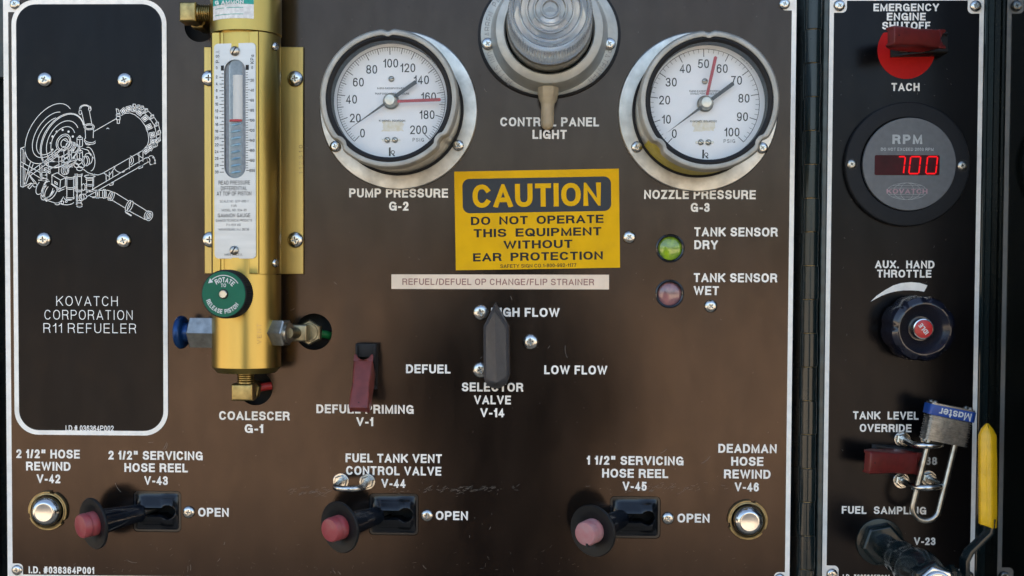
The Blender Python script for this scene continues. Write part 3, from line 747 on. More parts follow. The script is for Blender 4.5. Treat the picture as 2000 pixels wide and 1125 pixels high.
    mb = MB(); mb.prism([(p.x, p.y) for p in P], zr - .8, zr + .6); mb.build('red_pointer', M_ptrred, t, smooth=0)
    h = pz(*hub, HD); mb = MB(); mb.lathe([(15, HD + .5), (15, HD + 4), (12.5, HD + 6), (12, HD + 20), (9, HD + 25), (0.5, HD + 25.5)], 40, (h.x, h.y)); mb.build('pointer_hub', M_dull, t)
    for sx_, an in ((numpos[-1][1][0], 0),): pass
    for (fx, fy, an) in SCR[px]:
        a, b_ = Q(fx, fy); screw(t, a - x0, b_ - y0, 9, 11, an)
    if yellow:
        mb = MB(); lo = []; n = 40
        for z in (14, 138):
            s_ = z / HB; lo.append([(bx * s_ + (122 - z * .03 + .9) * cos(R(212 + 88 * j / n)), by * s_ + (122 - z * .03 + .9) * sin(R(212 + 88 * j / n)), z) for j in range(n + 1)])
        mb.add(lo[0] + lo[1], [(j, j + 1, n + 2 + j, n + 1 + j) for j in range(n)]); lb = mb.build('side_label', M_yellabel, t, smooth=60, label='yellow printed label round the case')
        mb = MB()
        for zz, (s0, s1) in ((130, (.02, .98)), (24, (.02, .98)), (88, (.3, .9)), (76, (.3, .8)), (64, (.32, .86)), (52, (.3, .7)), (116, (.1, .6)), (104, (.1, .45)), (40, (.1, .9))):
            s_ = zz / HB; P = [(bx * s_ + (122 - zz * .03 + 1.2) * cos(R(212 + 88 * q)), by * s_ + (122 - zz * .03 + 1.2) * sin(R(212 + 88 * q))) for q in [s0 + (s1 - s0) * i / 24 for i in range(25)]]
            mb.add([(x, y, zz) for x, y in P] + [(x, y, zz + 1.1) for x, y in P], [(i, i + 1, 26 + i, 25 + i) for i in range(24)])
        mb.build('print_lines', M_ink, lb, smooth=0)
    return t
SCR = {779: [(656.5, 287, .2), (895.5, 285, .9)], 1362.5: [(1243, 288, .3), (1487, 290, .7)]}
pressure_gauge(779, 216, 'left round pressure gauge, white dial to 200 with a red pointer lying level near 160', 200, 20, 2,
    [('0', (708, 260)), ('20', (694, 230.5)), ('40', (686.5, 194)), ('60', (700, 160.5)), ('80', (726, 135.5)), ('100', (763, 123.5)), ('120', (796.5, 132.5)),
     ('140', (823, 156)), ('160', (837, 189)), ('180', (834, 224)), ('200', (817.5, 253.5)), ('PSIG', (817, 273))],
    ((759, 192), (764, 198.5)), ((680, 253), (812, 160)), ((776, 198), (861, 194.5)),
    [('94893-EA333PNYRWRSPS', (766, 172.5)), ('PUMP DISCHARGE PRESSURE', (766, 183)), ('', (766, 236)), (767, 246)], (764, 198), False)
pressure_gauge(1362.5, 219, 'right round pressure gauge, white dial to 100, red pointer between 50 and 60', 100, 10, 2,
    [('0', (1317, 261)), ('10', (1301.5, 233)), ('20', (1298, 195.5)), ('30', (1311, 160.5)), ('40', (1338.5, 134)), ('50', (1374, 124.5)), ('60', (1410.5, 134)),
     ('70', (1438.5, 157)), ('80', (1453, 192)), ('90', (1450, 228)), ('100', (1429.5, 258)), ('PSIG', (1424.5, 275.5))],
    ((1386, 196), (1376, 203)), ((1300, 261), (1432, 163)), ((1381, 186), (1398, 110)),
    [('94893-EA333PNYRWRSPS', (1376, 178)), ('SINGLE POINT NOZZLE', (1374, 182.8)), ('', (1374, 237)), (1374, 246)], (1377, 203), True)

# ------------------------------------------------------------------ panel lamp
lx, ly = Q(1072.5, 70)
lamp = up(thing('panel_lamp', 'round clear glass lamp in a grey housing at the top edge between the two dials', 'lamp', (lx, ly, 0)))
def ear(r, w_, z):
    P = []
    for j in range(96):
        a = 2 * pi * j / 96; k = r + (w_ - r) * (abs(cos(a)) ** 2.2)
        P.append((k * cos(a), k * sin(a) , z))
    return P
mb = MB(); mb.loft([ear(121, 138, 0), ear(121, 138, 9), ear(119, 136, 10)]); mb.build('gasket', M_rubber, lamp)
mb = MB(); mb.loft([ear(117, 132, 9), ear(117, 132, 15), ear(114, 129, 17), ear(113, 113, 18)], False, False)
mb.lathe([(113, 18), (112, 22), (107, 45), (104, 62), (101, 70), (92, 74), (86, 74), (83, 68), (83, 30)], 96, cap1=False)
hs = mb.build('housing', M_lampgrey, lamp, smooth=40)
mb = MB(); 
for a, b_ in ((72, 78),):
    mb.line([(103, -30), (108, -36)], 1, 18.4)
mb.arctext('WARREN, PA.', 0, 0, 119, R(188), 12, 17.8, .1, sp=.25)
mb.arctext('BETTS IND.', 0, 0, 119, R(232), 12, 17.8, .1, sp=.25)
mb.arctext('PATENTED', 0, 0, 119, R(346), 12, 17.8, .1, sp=.25)
mb.build('raised_lettering', M_engr, hs, smooth=0, kind='stuff')
for px, py in ((953, 86), (1190, 86)):
    a, b_ = Q(px, py, 18); screw(lamp, a - lx, b_ - ly, 18, 12, .6)
mb = MB(); mb.lathe([(80, 40), (80, 132), (77, 136), (73, 132), (73, 40)], 96, cap1=False); mb.build('retaining_ring', M_dull, lamp)
def lrf(a, r): return 1 + (.010 * cos(90 * a) if 70 < r else 0)
mb = MB(); pr_ = [(77, 60), (77, 136), (76.5, 150), (74, 235), (72.5, 246)]
r = 70.0
for i in range(5):        # stepped prism rings
    z = 252 + 7 * (1 - (r / 70) ** 2)
    pr_ += [(r, z), (r - 1.6, z + 3.0), (r - 3.6, z + 3.2), (r - 6.0, z)]; r -= 13.0
pr_ += [(4, 259), (.5, 259.3)]
mb.lathe(pr_, 360, cap1=True, rf=lrf); mb.build('glass_lens', M_lens, lamp, smooth=38)
mb = MB(); mb.lathe([(76, 62), (76, 130), (68, 100), (50, 82), (24, 76), (20, 120), (14, 132), (3, 136)], 64); mb.build('reflector', mat('lamp_reflector', (.55, .60, .64), .3, .5, .04), lamp)
# rubber boot of the switch
bx, by = Q(1070.5, 186, 55)
mb = MB(); mb.M = frame((bx - lx, by - ly + 4, 50), (-.02, -1, .05), (0, 0, 1))
mb.lathe([(20, -12), (20, 2), (18.5, 5), (18, 12)], 6, cap0=True, cap1=True)
mb.build('switch_nut', M_boot, lamp, bevel=1)
mb = MB(); mb.M = frame((bx - lx, by - ly + 4, 50), (-.02, -1, .05), (0, 0, 1))
mb.lathe([(17, 8), (16.5, 14), (13.5, 19), (12.6, 26), (12.2, 58), (10.5, 64), (6, 68.5), (.5, 70)], 32); mb.build('switch_boot', M_boot, lamp, smooth=50)

# ------------------------------------------------------------------ caution sign and label strip
def flat_sign(c, w_, h_, ang, name, label, cat, m, z=.2, th=.9):
    x, y = Q(*c); o = up(thing(name, label, cat, (x, y, 0)))
    Mr = Matrix.Rotation(ang, 4, 'Z')
    return o, Mr, x, y
ql, qr = Q(889, 431.5), Q(1208.5, 426)
ang = math.atan2(qr[1] - ql[1], qr[0] - ql[0])
cs, Mr, cx, cy = flat_sign((1049, 429), 319, 191, ang, 'caution_sign', 'yellow caution sign about ear protection with black lettering, in the middle of the panel', 'sign', M_yellow)
mb = MB(); mb.M = Mr; mb.prism([(-160, -96), (160, -96), (160, 96), (-160, 96)], .2, 1.2); mb.build('sign_sheet', M_yellow, cs, smooth=0)
mb = MB(); mb.M = Mr; mb.sheet([rrect(-144.5, 14.5, 144.5, 81.5, 14)], 1.4); hp = mb.build('header_panel', M_inkblue, cs, smooth=0)
mb = MB(); mb.M = Mr; mb.text('CAUTION', -125, 125, 47.5, 45, .2, 1.6, sp=.1); mb.build('lettering', M_yellow, hp, smooth=0, label='yellow lettering reading CAUTION')
mb = MB(); mb.M = Mr
for st, a, b_, y, c in (('DO NOT OPERATE', -129, 129, -.5, 16), ('THIS EQUIPMENT', -124, 124.5, -24.5, 16), ('WITHOUT', -66, 68, -48, 16), ('EAR PROTECTION', -126, 127, -71.5, 16)):
    mb.text(st, a, b_, y, c, .19, 1.4, wsp=.62, sp=.12)
mb.text('SAFETY SIGN CO.1-800-992-1177', -73, 75, -89.5, 7, .15, 1.4)
mb.build('lettering', M_ink, cs, smooth=0)
ls, Mr, cx, cy = flat_sign((976.5, 550.5), 425, 28, R(.1), 'strip_label', 'long cream label strip with faded red lettering under the yellow sign', 'label', M_strip)
mb = MB(); mb.M = Matrix.Rotation(R(.15), 4, 'Z'); mb.prism([(-212.5, -14.3), (212.5, -14.3), (212.5, 14.3), (-212.5, 14.3)], .2, .9); mb.build('label_sheet', M_strip, ls, smooth=0)
mb = MB(); mb.M = Matrix.Rotation(R(.15), 4, 'Z'); mb.text('REFUEL/DEFUEL OP CHANGE/FLIP STRAINER', -191, 183.5, 0, 12.5, .15, 1.1, sp=.16); mb.build('lettering', M_stripink, ls, smooth=0)

# ------------------------------------------------------------------ indicator lights
for px, py, m_, lb, nm in ((1309, 485, M_lensg, 'green round indicator light in a black ring beside TANK SENSOR DRY', 'green_indicator_light'),
                           (1308, 574, M_lensr, 'faded red round indicator light in a black ring beside TANK SENSOR WET', 'red_indicator_light')):
    x, y = Q(px, py); o = up(thing(nm, lb, 'indicator light', (x, y, 0), 'tank sensor indicator lights'))
    mb = MB(); mb.lathe([(27.6, -8), (27.6, 1.2), (25.5, 2.2), (23.2, 1), (22.6, -10)], 56, cap1=False); mb.build('ring', M_gloss, o)
    mb = MB(); mb.lathe([(22.8, -9), (22.6, -5), (18, -3), (10, -1.6), (.5, -1.2)], 48); mb.build('lens', m_, o)

# ------------------------------------------------------------------ selector valve knob
kx, ky = Q(972, 678)
sk = up(thing('selector_valve_knob', 'dark grey pointed selector knob aimed at HIGH FLOW, held by three screws', 'knob', (kx, ky, 0)))
def kout(z, sh, dx=0):
    P = [(-4 + dx, 87 - sh * 1.3), (-26 + sh, 42 - sh * .3), (-25 + sh, -52)]
    P += [(-1 + (24 - sh) * cos(R(a)), -53 + (24 - sh) * sin(R(a))) for a in range(190, 355, 15)]
    P += [(24 - sh, -52), (22 - sh, 42 - sh * .3)]
    return [(x, y, z) for x, y in P]
mb = MB(); A_, B_, C_ = kout(6, -1), kout(52, 0), kout(58, 5)
n = len(A_); mb.loft([A_, B_, C_], True, False)
tipr, botr = (-4, 72, 72), (0, -64, 72)
o = len(mb.v); C3 = kout(58, 5)
mb.add([*C3, tipr, botr], [(0, 1, n), (1, 2, n + 1, n)] + [(i, i + 1, n + 1) for i in range(2, n - 2)] + [(n - 2, n - 1, n, n + 1), (n - 1, 0, n)])
mb.lathe([(20, 0), (20, 8)], 32, (0, -6))
mb.build('handle', M_knob, sk, smooth=0)
for px, py, a in ((939, 610, .3), (1036, 667.5, .2), (938.5, 722, .45)):
    x, y = Q(px, py); screw(sk, x - kx, y - ky, .2, 15.5, a)

# ------------------------------------------------------------------ red switch guards
def guard(label, hpx, fpx, hh, hf, w_, base, m_, nm='switch_guard'):
    """hinge end hpx and free end fpx of the cover's front, at heights hh and hf"""
    a = Vector((*Q(*hpx, hh), hh)); b_ = Vector((*Q(*fpx, hf), hf)); c = Vector(((a.x + b_.x) / 2, (a.y + b_.y) / 2, 0))
    o = up(thing(nm, label, 'switch guard', (c.x, c.y, 0), 'red hinged switch guards'))
    d = (b_ - a); L_ = d.length; d.normalize(); side = Vector((-d.y, d.x, 0)).normalized()
    nrm = side.cross(d) * -1
    if nrm.z < 0: nrm = -nrm; 
    Mx = Matrix((side if side.cross(nrm).dot(d) > 0 else -side, nrm, d)).transposed().to_4x4()   # x side, y outward, z along
    Mx.translation = a - c
    h = w_ / 2
    def sec(z, ww, dep, zc=0):     # U shaped section, open towards the panel
        th = 4
        return [(-ww, -dep, z), (-ww, -5, z), (-ww + 1.5, -1.5, z), (-ww + 5, 0, z), (ww - 5, 0, z), (ww - 1.5, -1.5, z), (ww, -5, z), (ww, -dep, z),
                (ww - th, -dep, z), (ww - th, -th, z), (-ww + th, -th, z), (-ww + th, -dep, z)]
    mb = MB(); mb.M = Mx
    prof = ((8, h * .98, 48), (L_ * .3, h * .96, 56), (L_ * .5, h * .87, 60), (L_ * .72, h * .96, 48), (L_ - 5, h, 28), (L_, h - 1.5, 20))
    mb.loft([sec(*p) for p in prof])
    # the free end wall and the two cheeks left and right of the finger notch
    mb.add([(-h + 2, -20, L_ - 1.5), (h - 2, -20, L_ - 1.5), (h - 2, -2, L_ - 1.5), (-h + 2, -2, L_ - 1.5), (-h + 2, -20, L_ - 5), (h - 2, -20, L_ - 5), (h - 2, -2, L_ - 5), (-h + 2, -2, L_ - 5)],
           [(0, 1, 2, 3), (7, 6, 5, 4), (0, 4, 5, 1), (1, 5, 6, 2), (2, 6, 7, 3), (3, 7, 4, 0)])
    # horns of the notch
    for sg in (-1, 1):
        P = [(sg * h * .98, 10), (sg * h * .97, -4), (sg * h * .86, -7), (sg * h * .72, -5), (sg * h * .52, 2), (0, 7), (0, 10)]
        mb.add([(x, 0, z) for x, z in P] + [(x, -5, z) for x, z in P], [tuple(range(7)) if sg > 0 else tuple(range(6, -1, -1)), tuple(range(13, 6, -1)) if sg > 0 else tuple(range(7, 14))] +
               [((i, (i + 1) % 7, 7 + (i + 1) % 7, 7 + i) if sg < 0 else (i, 7 + i, 7 + (i + 1) % 7, (i + 1) % 7)) for i in range(7)])
    mb.build('cover', m_, o, smooth=30, bevel=.9)
    mb = MB(); mb.M = Mx; mb.M = Mx @ Matrix.Translation((0, .3, L_ - 11)) @ Matrix.Rotation(-pi / 2, 4, 'X'); mb.lathe([(1.3, -1), (1.3, .1)], 12); mb.build('pin_hole_shade', M_dark, o)  # proud dark dot painting the shade inside a small hole
    # black frame and toggle
    d2 = Vector((d.x, d.y, 0)).normalized(); s2 = Vector((-d2.y, d2.x, 0))
    def fq(u_, v_, z): p = d2 * u_ + s2 * v_; return (p.x, p.y, z)
    mb = MB(); hw = w_ * .5 + 1.5
    mb.loft([[fq(*p, z) for p in ((-L_ / 2 - 12, -hw), (L_ / 2 - 34, -hw), (L_ / 2 - 34, hw), (-L_ / 2 - 12, hw))] for z in (0, 6)])
    for sg in (-1, 1):
        mb.loft([[fq(*p, z) for p in ((-L_ / 2 - 12, sg * (hw - 3) - 2), (lim, sg * (hw - 3) - 2), (lim, sg * (hw - 3) + 2), (-L_ / 2 - 12, sg * (hw - 3) + 2))] for z, lim in ((0, L_ / 2 - 36), (14, 8), (26, -6), (hh * .6, -L_ / 2 + 16))])
    mb.loft([[fq(*p, z) for p in ((-L_ / 2 - 14, -hw), (-L_ / 2 + 12, -hw), (-L_ / 2 + 12, hw), (-L_ / 2 - 14, hw))] for z in (0, hh * .5)])
    mb.build('mounting_frame', M_rubber, o, bevel=.8)
    mb = MB(); mb.tube([(0, 0, 0), (0, 0, 14)], 13, 20); mb.tube([(0, 0, 10), fq(4, 0, 28), fq(8, 0, 46)], [4, 4.5, 5.5], 14); mb.build('toggle', M_dull, o)
    return o
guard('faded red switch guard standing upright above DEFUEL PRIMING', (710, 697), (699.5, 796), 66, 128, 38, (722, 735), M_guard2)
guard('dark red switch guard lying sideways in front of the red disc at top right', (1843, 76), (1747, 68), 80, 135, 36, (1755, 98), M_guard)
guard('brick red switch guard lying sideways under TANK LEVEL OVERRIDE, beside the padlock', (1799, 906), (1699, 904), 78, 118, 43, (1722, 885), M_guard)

# ------------------------------------------------------------------ lever valves
def lever(px, py, box_, label, red_, lean=-.6):
    x, y = Q((box_[0] + box_[2]) / 2, (box_[1] + box_[3]) / 2); w_, h_ = (box_[2] - box_[0]) / 2, (box_[3] - box_[1]) / 2
    o = up(thing('push_pull_valve', label, 'valve lever', (x, y, 0), 'push pull levers with red tipped handles'))
    # escutcheon: rounded plate rising in two lips round a key shaped slot
    sx0, sx1 = -w_ + 26, w_ - 13
    slot = [(sx0, -7), (sx1 - 22, -7)] + [(sx1 - 12 + 12.5 * cos(R(a)), 12.5 * sin(R(a))) for a in range(-145, 146, 14)] + [(sx1 - 22, 7), (sx0, 7)]
    rim = rrect(-w_ + 1, -h_ + 1, w_ - 1, h_ - 1, 8, 6)
    mb = MB(); mb.plate(rim, [rrect(-w_ + 5, -h_ + 5, w_ - 5, h_ - 5, 6, 6)], -6, -1)
    nx, ny = 66, 56; V = []; idx = {}
    X = [-w_ + 4 + (2 * w_ - 8) * i / nx for i in range(nx + 1)]; Y = [-h_ + 4 + (2 * h_ - 8) * j / ny for j in range(ny + 1)]
    def sd(x_, y_):      # distance outside the slot
        best = 1e9
        for xx in (sx0, sx1 - 12):
            pass
        ca = max(sx0 - x_, 0, x_ - (sx1 - 12)); a1 = math.hypot(ca, max(abs(y_) - 7, 0)); b1 = max(0, math.hypot(x_ - (sx1 - 12), y_) - 12.5)
        return min(a1, b1)
    for j, yy in enumerate(Y):
        for i, xx in enumerate(X):
            dd = sd(xx, yy); edge = min(w_ - 4 - abs(xx), h_ - 4 - abs(yy))
            z = -4 + 15 * math.exp(-(dd / 17.0) ** 2) * min(1, edge / 12)
            if dd <= 0: z = -30
            elif dd < 1.8: z -= (1.8 - dd) * 3
            V.append((xx, yy, z))
    Fc = [(j * (nx + 1) + i, j * (nx + 1) + i + 1, (j + 1) * (nx + 1) + i + 1, (j + 1) * (nx + 1) + i) for j in range(ny) for i in range(nx)]
    Fc = [q for q in Fc if any(V[k_][2] > -29 for k_ in q)]
    mb.add(V, Fc); mb.build('escutcheon', M_esc, o, smooth=50)
    # lever
    e = Vector((*Q(px, py), 0)) - Vector((x, y, 0)) ; ax = Vector((lean, -.085, .79)).normalized()
    mb = MB(); mb.tube([e + Vector((10, 0, -30)), e + ax * 4, e + ax * 30], 6, 16); mb.build('rod', M_dull, o)
    mb = MB(); mb.M = frame(e, ax, (0, 1, 0))
    mb.lathe([(9, 14), (16, 14), (17.5, 17), (21.5, 70), (25.5, 106), (27, 116)], 40, cap0=True); gp = mb.build('grip', M_gloss, o, smooth=40)
    mb = MB(); mb.M = frame(e, ax, (0, 1, 0))
    mb.lathe([(20, 113), (44, 113), (49.5, 116), (50, 119), (48.5, 121), (40, 120), (27, 118.5), (24, 116)], 72, cap0=False); mb.build('disc', M_disc, gp, smooth=40)
    mb = MB(); mb.M = frame(e, ax, (0, 1, 0))
    mb.lathe([(23.5, 116), (23.5, 127), (22, 129), (21.6, 131), (23.5, 133), (23.3, 142), (21.5, 146), (16, 147.5), (.5, 148.3)], 48); bt = mb.build('red_button', M_button if not red_ else mat('faded_button', (.36, .14, .14), .55, 0, .1, 120, .2, 900, col2=(.36, .21, .21), spec=.3), gp, smooth=40)
    if red_:
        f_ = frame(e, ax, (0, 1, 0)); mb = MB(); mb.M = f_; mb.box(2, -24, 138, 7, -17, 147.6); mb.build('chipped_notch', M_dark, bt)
    return o
lever(288, 998, LEV[0], 'leftmost red tipped push pull lever, below 2 1/2" SERVICING HOSE REEL', False, -.70)
lever(748, 1003, LEV[1], 'middle red tipped push pull lever, below FUEL TANK VENT CONTROL VALVE', False)
lever(1222, 1009, LEV[2], 'rightmost red tipped push pull lever, with a chip in its faded tip', True, -.56)
for px, py in ((369, 1000), (834, 1006.5), (1304.5, 1012)):
    x, y = Q(px, py); screw(cp, x, y, .4, 12, px)

# ------------------------------------------------------------------ push buttons
for px, py, lb in ((95.5, 996.5, 'silver push button in a notched brass ring under V-42, at the lower left'), (1459.5, 1014.5, 'silver push button in a notched brass ring under V-46, below DEADMAN HOSE REWIND')):
    x, y = Q(px, py); o = up(thing('push_button', lb, 'push button', (x, y, 0), 'silver push buttons in brass rings'))
    def nf(a, r, nn=(R(75), R(195), R(325)), w_=.09): return 1 - (.11 if r > 36 and any(abs((a - q + pi) % (2 * pi) - pi) < w_ for q in nn) else 0)
    mb = MB(); mb.lathe([(39, 0), (39, 8), (38, 9.5), (35.5, 9.5), (35, 8)], 144, cap1=False, rf=nf)
    mb.lathe([(35, 7), (35, 10.5), (33, 11), (32.5, 6), (31, 5)], 96, cap1=False); mb.build('brass_ring', M_oldbrass, o)
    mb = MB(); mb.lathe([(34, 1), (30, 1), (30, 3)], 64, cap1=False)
    mb.build('gap_shade_ring', M_dark, o)  # dark ring colours in the shade between brass ring and cap
    mb = MB(); mb.lathe([(28.8, 2), (28.8, 14), (28, 19), (25.5, 24), (21, 28), (18, 29.3), (16.2, 29), (.5, 28.6)], 72); mb.build('button_cap', M_chrome, o, smooth=40)

# ------------------------------------------------------------------ staples (bolted wire loops)
def staple(pa, pb_, depth, label, r=5.8, tipdx=0):
    a = Vector((*Q(*pa), 0)); b_ = Vector((*Q(*pb_), 0)); c = (a + b_) / 2
    o = up(thing('u_bolt', label, 'u-bolt', (c.x, c.y, 0), 'bare steel u-bolts bolted to the panels'))
    a -= c; b_ -= c
    d = (b_ - a).normalized(); h = (b_ - a).length / 2
    pts = [a, a + Vector((0, 0, depth - h * .95))]
    for i in range(1, 12):
        t = pi - pi * i / 12; pts.append(d * (h * cos(t)) + Vector((0, 0, depth - h * .95 + h * .95 * sin(t))))
    pts += [b_ + Vector((0, 0, depth - h * .95)), b_]
    mb = MB(); mb.tube(pts, r, 16); mb.build('bar', M_steel, o, smooth=50)
    for q in (a, b_):
        mb = MB(); mb.lathe([(15.5, .2), (15.5, 2.2), (15, 2.6), (6, 2.6)], 40, (q.x, q.y), cap1=False); mb.build('washer', M_steel, o)
        mb = MB(); mb.prism(ngon(6, 13, .35, (q.x, q.y)), 2.6, 12, 1.6); mb.lathe([(8, 11), (7.6, 19), (5, 19)], 24, (q.x, q.y)); mb.build('nut', M_steel, o)
    return o
staple((666, 939.5), (717.5, 940.5), 96, 'u-bolt above the middle lever, left of V-44')
staple((1762, 858), (1813, 857), 104, 'upper u-bolt holding the padlock, above the brick red switch guard')
staple((1760, 938), (1813, 934), 104, 'lower u-bolt holding the padlock, below the brick red switch guard')

# ------------------------------------------------------------------ padlock
HL = 92
ax_, ay_ = Q(1848, 832, HL); p2 = Q(1805, 1006, HL)
dn = (Vector(p2) - Vector((ax_, ay_))).normalized(); 
an = math.atan2(dn.x, -dn.y)             # lean of the shackle
pd = up(thing('padlock', 'laminated steel padlock with a blue band, hanging upside down with its long shackle below', 'padlock', (ax_, ay_, HL)))
Mb = Matrix.Rotation(an * .85, 4, 'Z')
mb = MB(); mb.M = Mb
for i in range(11):
    y = -31 + i * 4.25; ww = 41 - (.9 if i % 2 else 0); mb.prism([(q[0], q[1]) for q in rrect(-ww, -1, ww, 1, .5, 2)], 0, 0) if 0 else None
    for (y0_, y1_, k_) in ((y, y + 2.5, 0), (y + 2.5, y + 4.25, 2.8)):
        P = rrect(-ww + k_, -19 + k_, ww - k_, 22 - k_, 7, 5)
        mb.loft([[(p[0], y0_, p[1]) for p in P][::-1], [(p[0], y1_, p[1]) for p in P][::-1]])
body = mb.build('laminated_body', M_lack, pd, smooth=30, kind='stuff')
mb = MB(); mb.M = Mb; P = rrect(-43.5, -21.5, 43.5, 24.5, 8, 6); mb.loft([[(p[0], 16.5, p[1]) for p in P][::-1], [(p[0], 36, p[1]) for p in P][::-1]]); bb = mb.build('blue_band', M_bluel, pd, smooth=30, bevel=.8)
mb = MB(); mb.M = Mb; P = rrect(-41.5, -19.5, 41.5, 22.5, 7, 6); mb.loft([[(p[0], 35, p[1]) for p in P][::-1], [(p[0], 39, p[1]) for p in P][::-1]]); mb.build('end_plate', M_lack, pd, smooth=30)
mb = MB(); mb.M = Mb @ Matrix.Translation((0, 26, 24.9)) @ Matrix.Rotation(pi, 4, 'Z'); mb.text('Master', -34, 26, 1, 15, .16, .1, sp=.1); mb.build('lettering', M_paper, bb, smooth=0)
for sx_ in (-33, 33):
    for sz in (-11, 14):
        mb = MB(); mb.M = Mb @ Matrix.Translation((sx_, 39, sz)) @ Matrix.Rotation(-pi / 2, 4, 'X'); mb.lathe([(5, 0), (5, 2), (3.5, 4), (.5, 4.6)], 20); mb.build('rivet', M_lack, pd)
mb = MB(); mb.M = Matrix.Rotation(an, 4, 'Z'); h = 24.5; pts = [(-h, -25, 0), (-h, -158, 0)] + [(-h * cos(R(t)), -158 - h * sin(R(t)), 0) for t in range(15, 180, 15)] + [(h, -158, 0), (h, -25, 0)]
mb.tube(pts, 5.6, 20); mb.build('shackle', M_dull, pd, smooth=50)

# ------------------------------------------------------------------ black side panel
spn = up(thing('side_panel', 'narrow black panel with a white border, right of the long hinge', 'control panel'))
a0x, _ = Q(1613, 560); a1x, _ = Q(1912.5, 560); _, a_t = Q(1770, -8); _, a_b = Q(1770, 1140)
mb = MB(); mb.plate([(a0x, a_b), (a1x, a_b), (a1x, a_t), (a0x, a_t)], [], -8, 0); mb.build('panel_plate', M_black, spn, smooth=0)
mb = MB(); mb.sheet(border(a0x, a1x, a_b, a_t, 8.5, 8.5, 9, 9, [(-1, 1, 33, 32), (1, 1, 31, 34), (-1, -1, 32, 34), (1, -1, 31, 34)]), .3); mb.build('border', M_white, spn, smooth=0)
for px, py in ((1639, 11), (1905, 12), (1624.5, 1121), (1890, 1125)):
    x, y = Q(px, py); screw(spn, x, y, .4, 11, px)
for blk in ([('EMERGENCY', 1706, 1834, 14.5, 14.5), ('ENGINE', 1732, 1808, 32.5, 14.5), ('SHUTOFF', 1723, 1817, 50, 14.5)],
            [('TACH', 1741, 1796, 170, 15.5)], [('AUX.  HAND', 1709, 1825, 516.5, 15), ('THROTTLE', 1713, 1819, 534.5, 15)],
            [('TANK  LEVEL', 1666, 1794, 811.5, 15.5), ('OVERRIDE', 1679, 1780, 836, 15.5)], [('V-38', 1784, 1830, 900, 15.5)],
            [('FUEL  SAMPLING', 1644, 1809, 996.5, 15)], [('V-23', 1785, 1827, 1057, 15)], [('I.D. #036365P001', 1646, 1737, 1127, 10)]):
    captions(spn, blk, M_white)
mb = MB(); x, y = Q(1770, 98); yt_ = Q(1770, 63.5)[1]; mb.sheet([[(a, min(b_, yt_)) for a, b_ in circ(x, y, 55, 90)]], .35); mb.build('red_disc', M_reddisc, spn, smooth=0, label='bright red disc behind the emergency switch')
o_ = [(402, 440), (450, 392), (520, 345), (580, 312), (640, 293), (720, 285), (790, 292), (850, 310)]; i_ = [(823, 360), (780, 353), (720, 350), (660, 350), (600, 358), (550, 370), (490, 392), (440, 418)]
mb = MB(); mb.sheet([[Q(1600 + a / 4.018, 480 + b_ / 4.018) for a, b_ in o_ + i_]], .35); mb.build('throttle_arc', M_white, spn, smooth=0)
random.seed(9); mb = MB()
for i in range(60): scr(random.uniform(1640, 1880), random.uniform(100, 1100), random.uniform(.8, 4), random.uniform(0, 3), .4, .8)
mb.build('scratches', M_grime, spn, smooth=0, kind='stuff')

# ------------------------------------------------------------------ tachometer
tx, ty = Q(1768.5, 322)
ta = up(thing('tachometer', 'round black tachometer with a grey face and glowing red 700', 'tachometer', (tx, ty, 0)))
mb = MB(); mb.lathe([(119, 0), (119, 13), (117, 15.5), (114, 16), (91, 16), (89, 14), (88, 8)], 120, cap1=False); mb.build('bezel', M_tachr, ta)
mb = MB(); mb.lathe([(89, 8), (88.5, 17), (87.5, 17.6)], 120, (3, 0)); fc = mb.build('face', M_tachf, ta, smooth=20)
def tq(px, py, z=18): x, y = Q(px, py, z); return x - tx, y - ty
mb = MB()
a = tq(1743, 272); b_ = tq(1801.5, 272); mb.text('RPM', a[0], b_[0], a[1], 18, .22, 17.9, sp=.2)
a = tq(1720.5, 291.5); b_ = tq(1823.5, 291.5); mb.text('DO NOT EXCEED 2000 RPM', a[0], b_[0], a[1], 6, .17, 17.9, sp=.18)
for k_ in (38, 26, 13): mb.line([(tq(1771.5, 373.5)[0] + k_ * cos(R(t)), tq(1771.5, 373.5)[1] + 16 * sin(R(t))) for t in range(0, 360, 10)], .45, 17.85 + k_ * .002, True)
for yy, k_ in ((-11, .72), (-6, .92), (6, .92), (11, .72)): c = tq(1771.5, 373.5); mb.line([(c[0] - 38 * k_, c[1] + yy), (c[0] + 38 * k_, c[1] + yy)], .45, 17.8)
mb.build('face_lettering', M_tachtxt, fc, smooth=0, kind='stuff')
mb = MB(); a = tq(1731.5, 373.5); b_ = tq(1811.5, 373.5); mb.text('KOVATCH', a[0], b_[0], a[1], 9, .2, 18.1, sp=.1); mb.build('maker_name', M_tachpink, fc, smooth=0)
a = tq(1708, 342); b_ = tq(1835.5, 303); mb = MB(); mb.prism(rrect(a[0], a[1], b_[0], b_[1], 3), 17.0, 17.8); wn = mb.build('display_window', M_win, fc, smooth=0)
def seg(mb, x0, y0, w_, h_, on, z=18.0, t=2.7, sk=.10):
    def p(x, y): return (x0 + x + sk * y, y0 + y)
    g_ = .9; hh = h_ / 2
    S = {'a': [(g_, h_), (w_ - g_, h_)], 'g': [(g_, hh), (w_ - g_, hh)], 'd': [(g_, 0), (w_ - g_, 0)], 'f': [(0, hh + g_), (0, h_ - g_)], 'b': [(w_, hh + g_), (w_, h_ - g_)], 'e': [(0, g_), (0, hh - g_)], 'c': [(w_, g_), (w_, hh - g_)]}
    for k_ in on: mb.line([p(*q) for q in S[k_]], t, z)
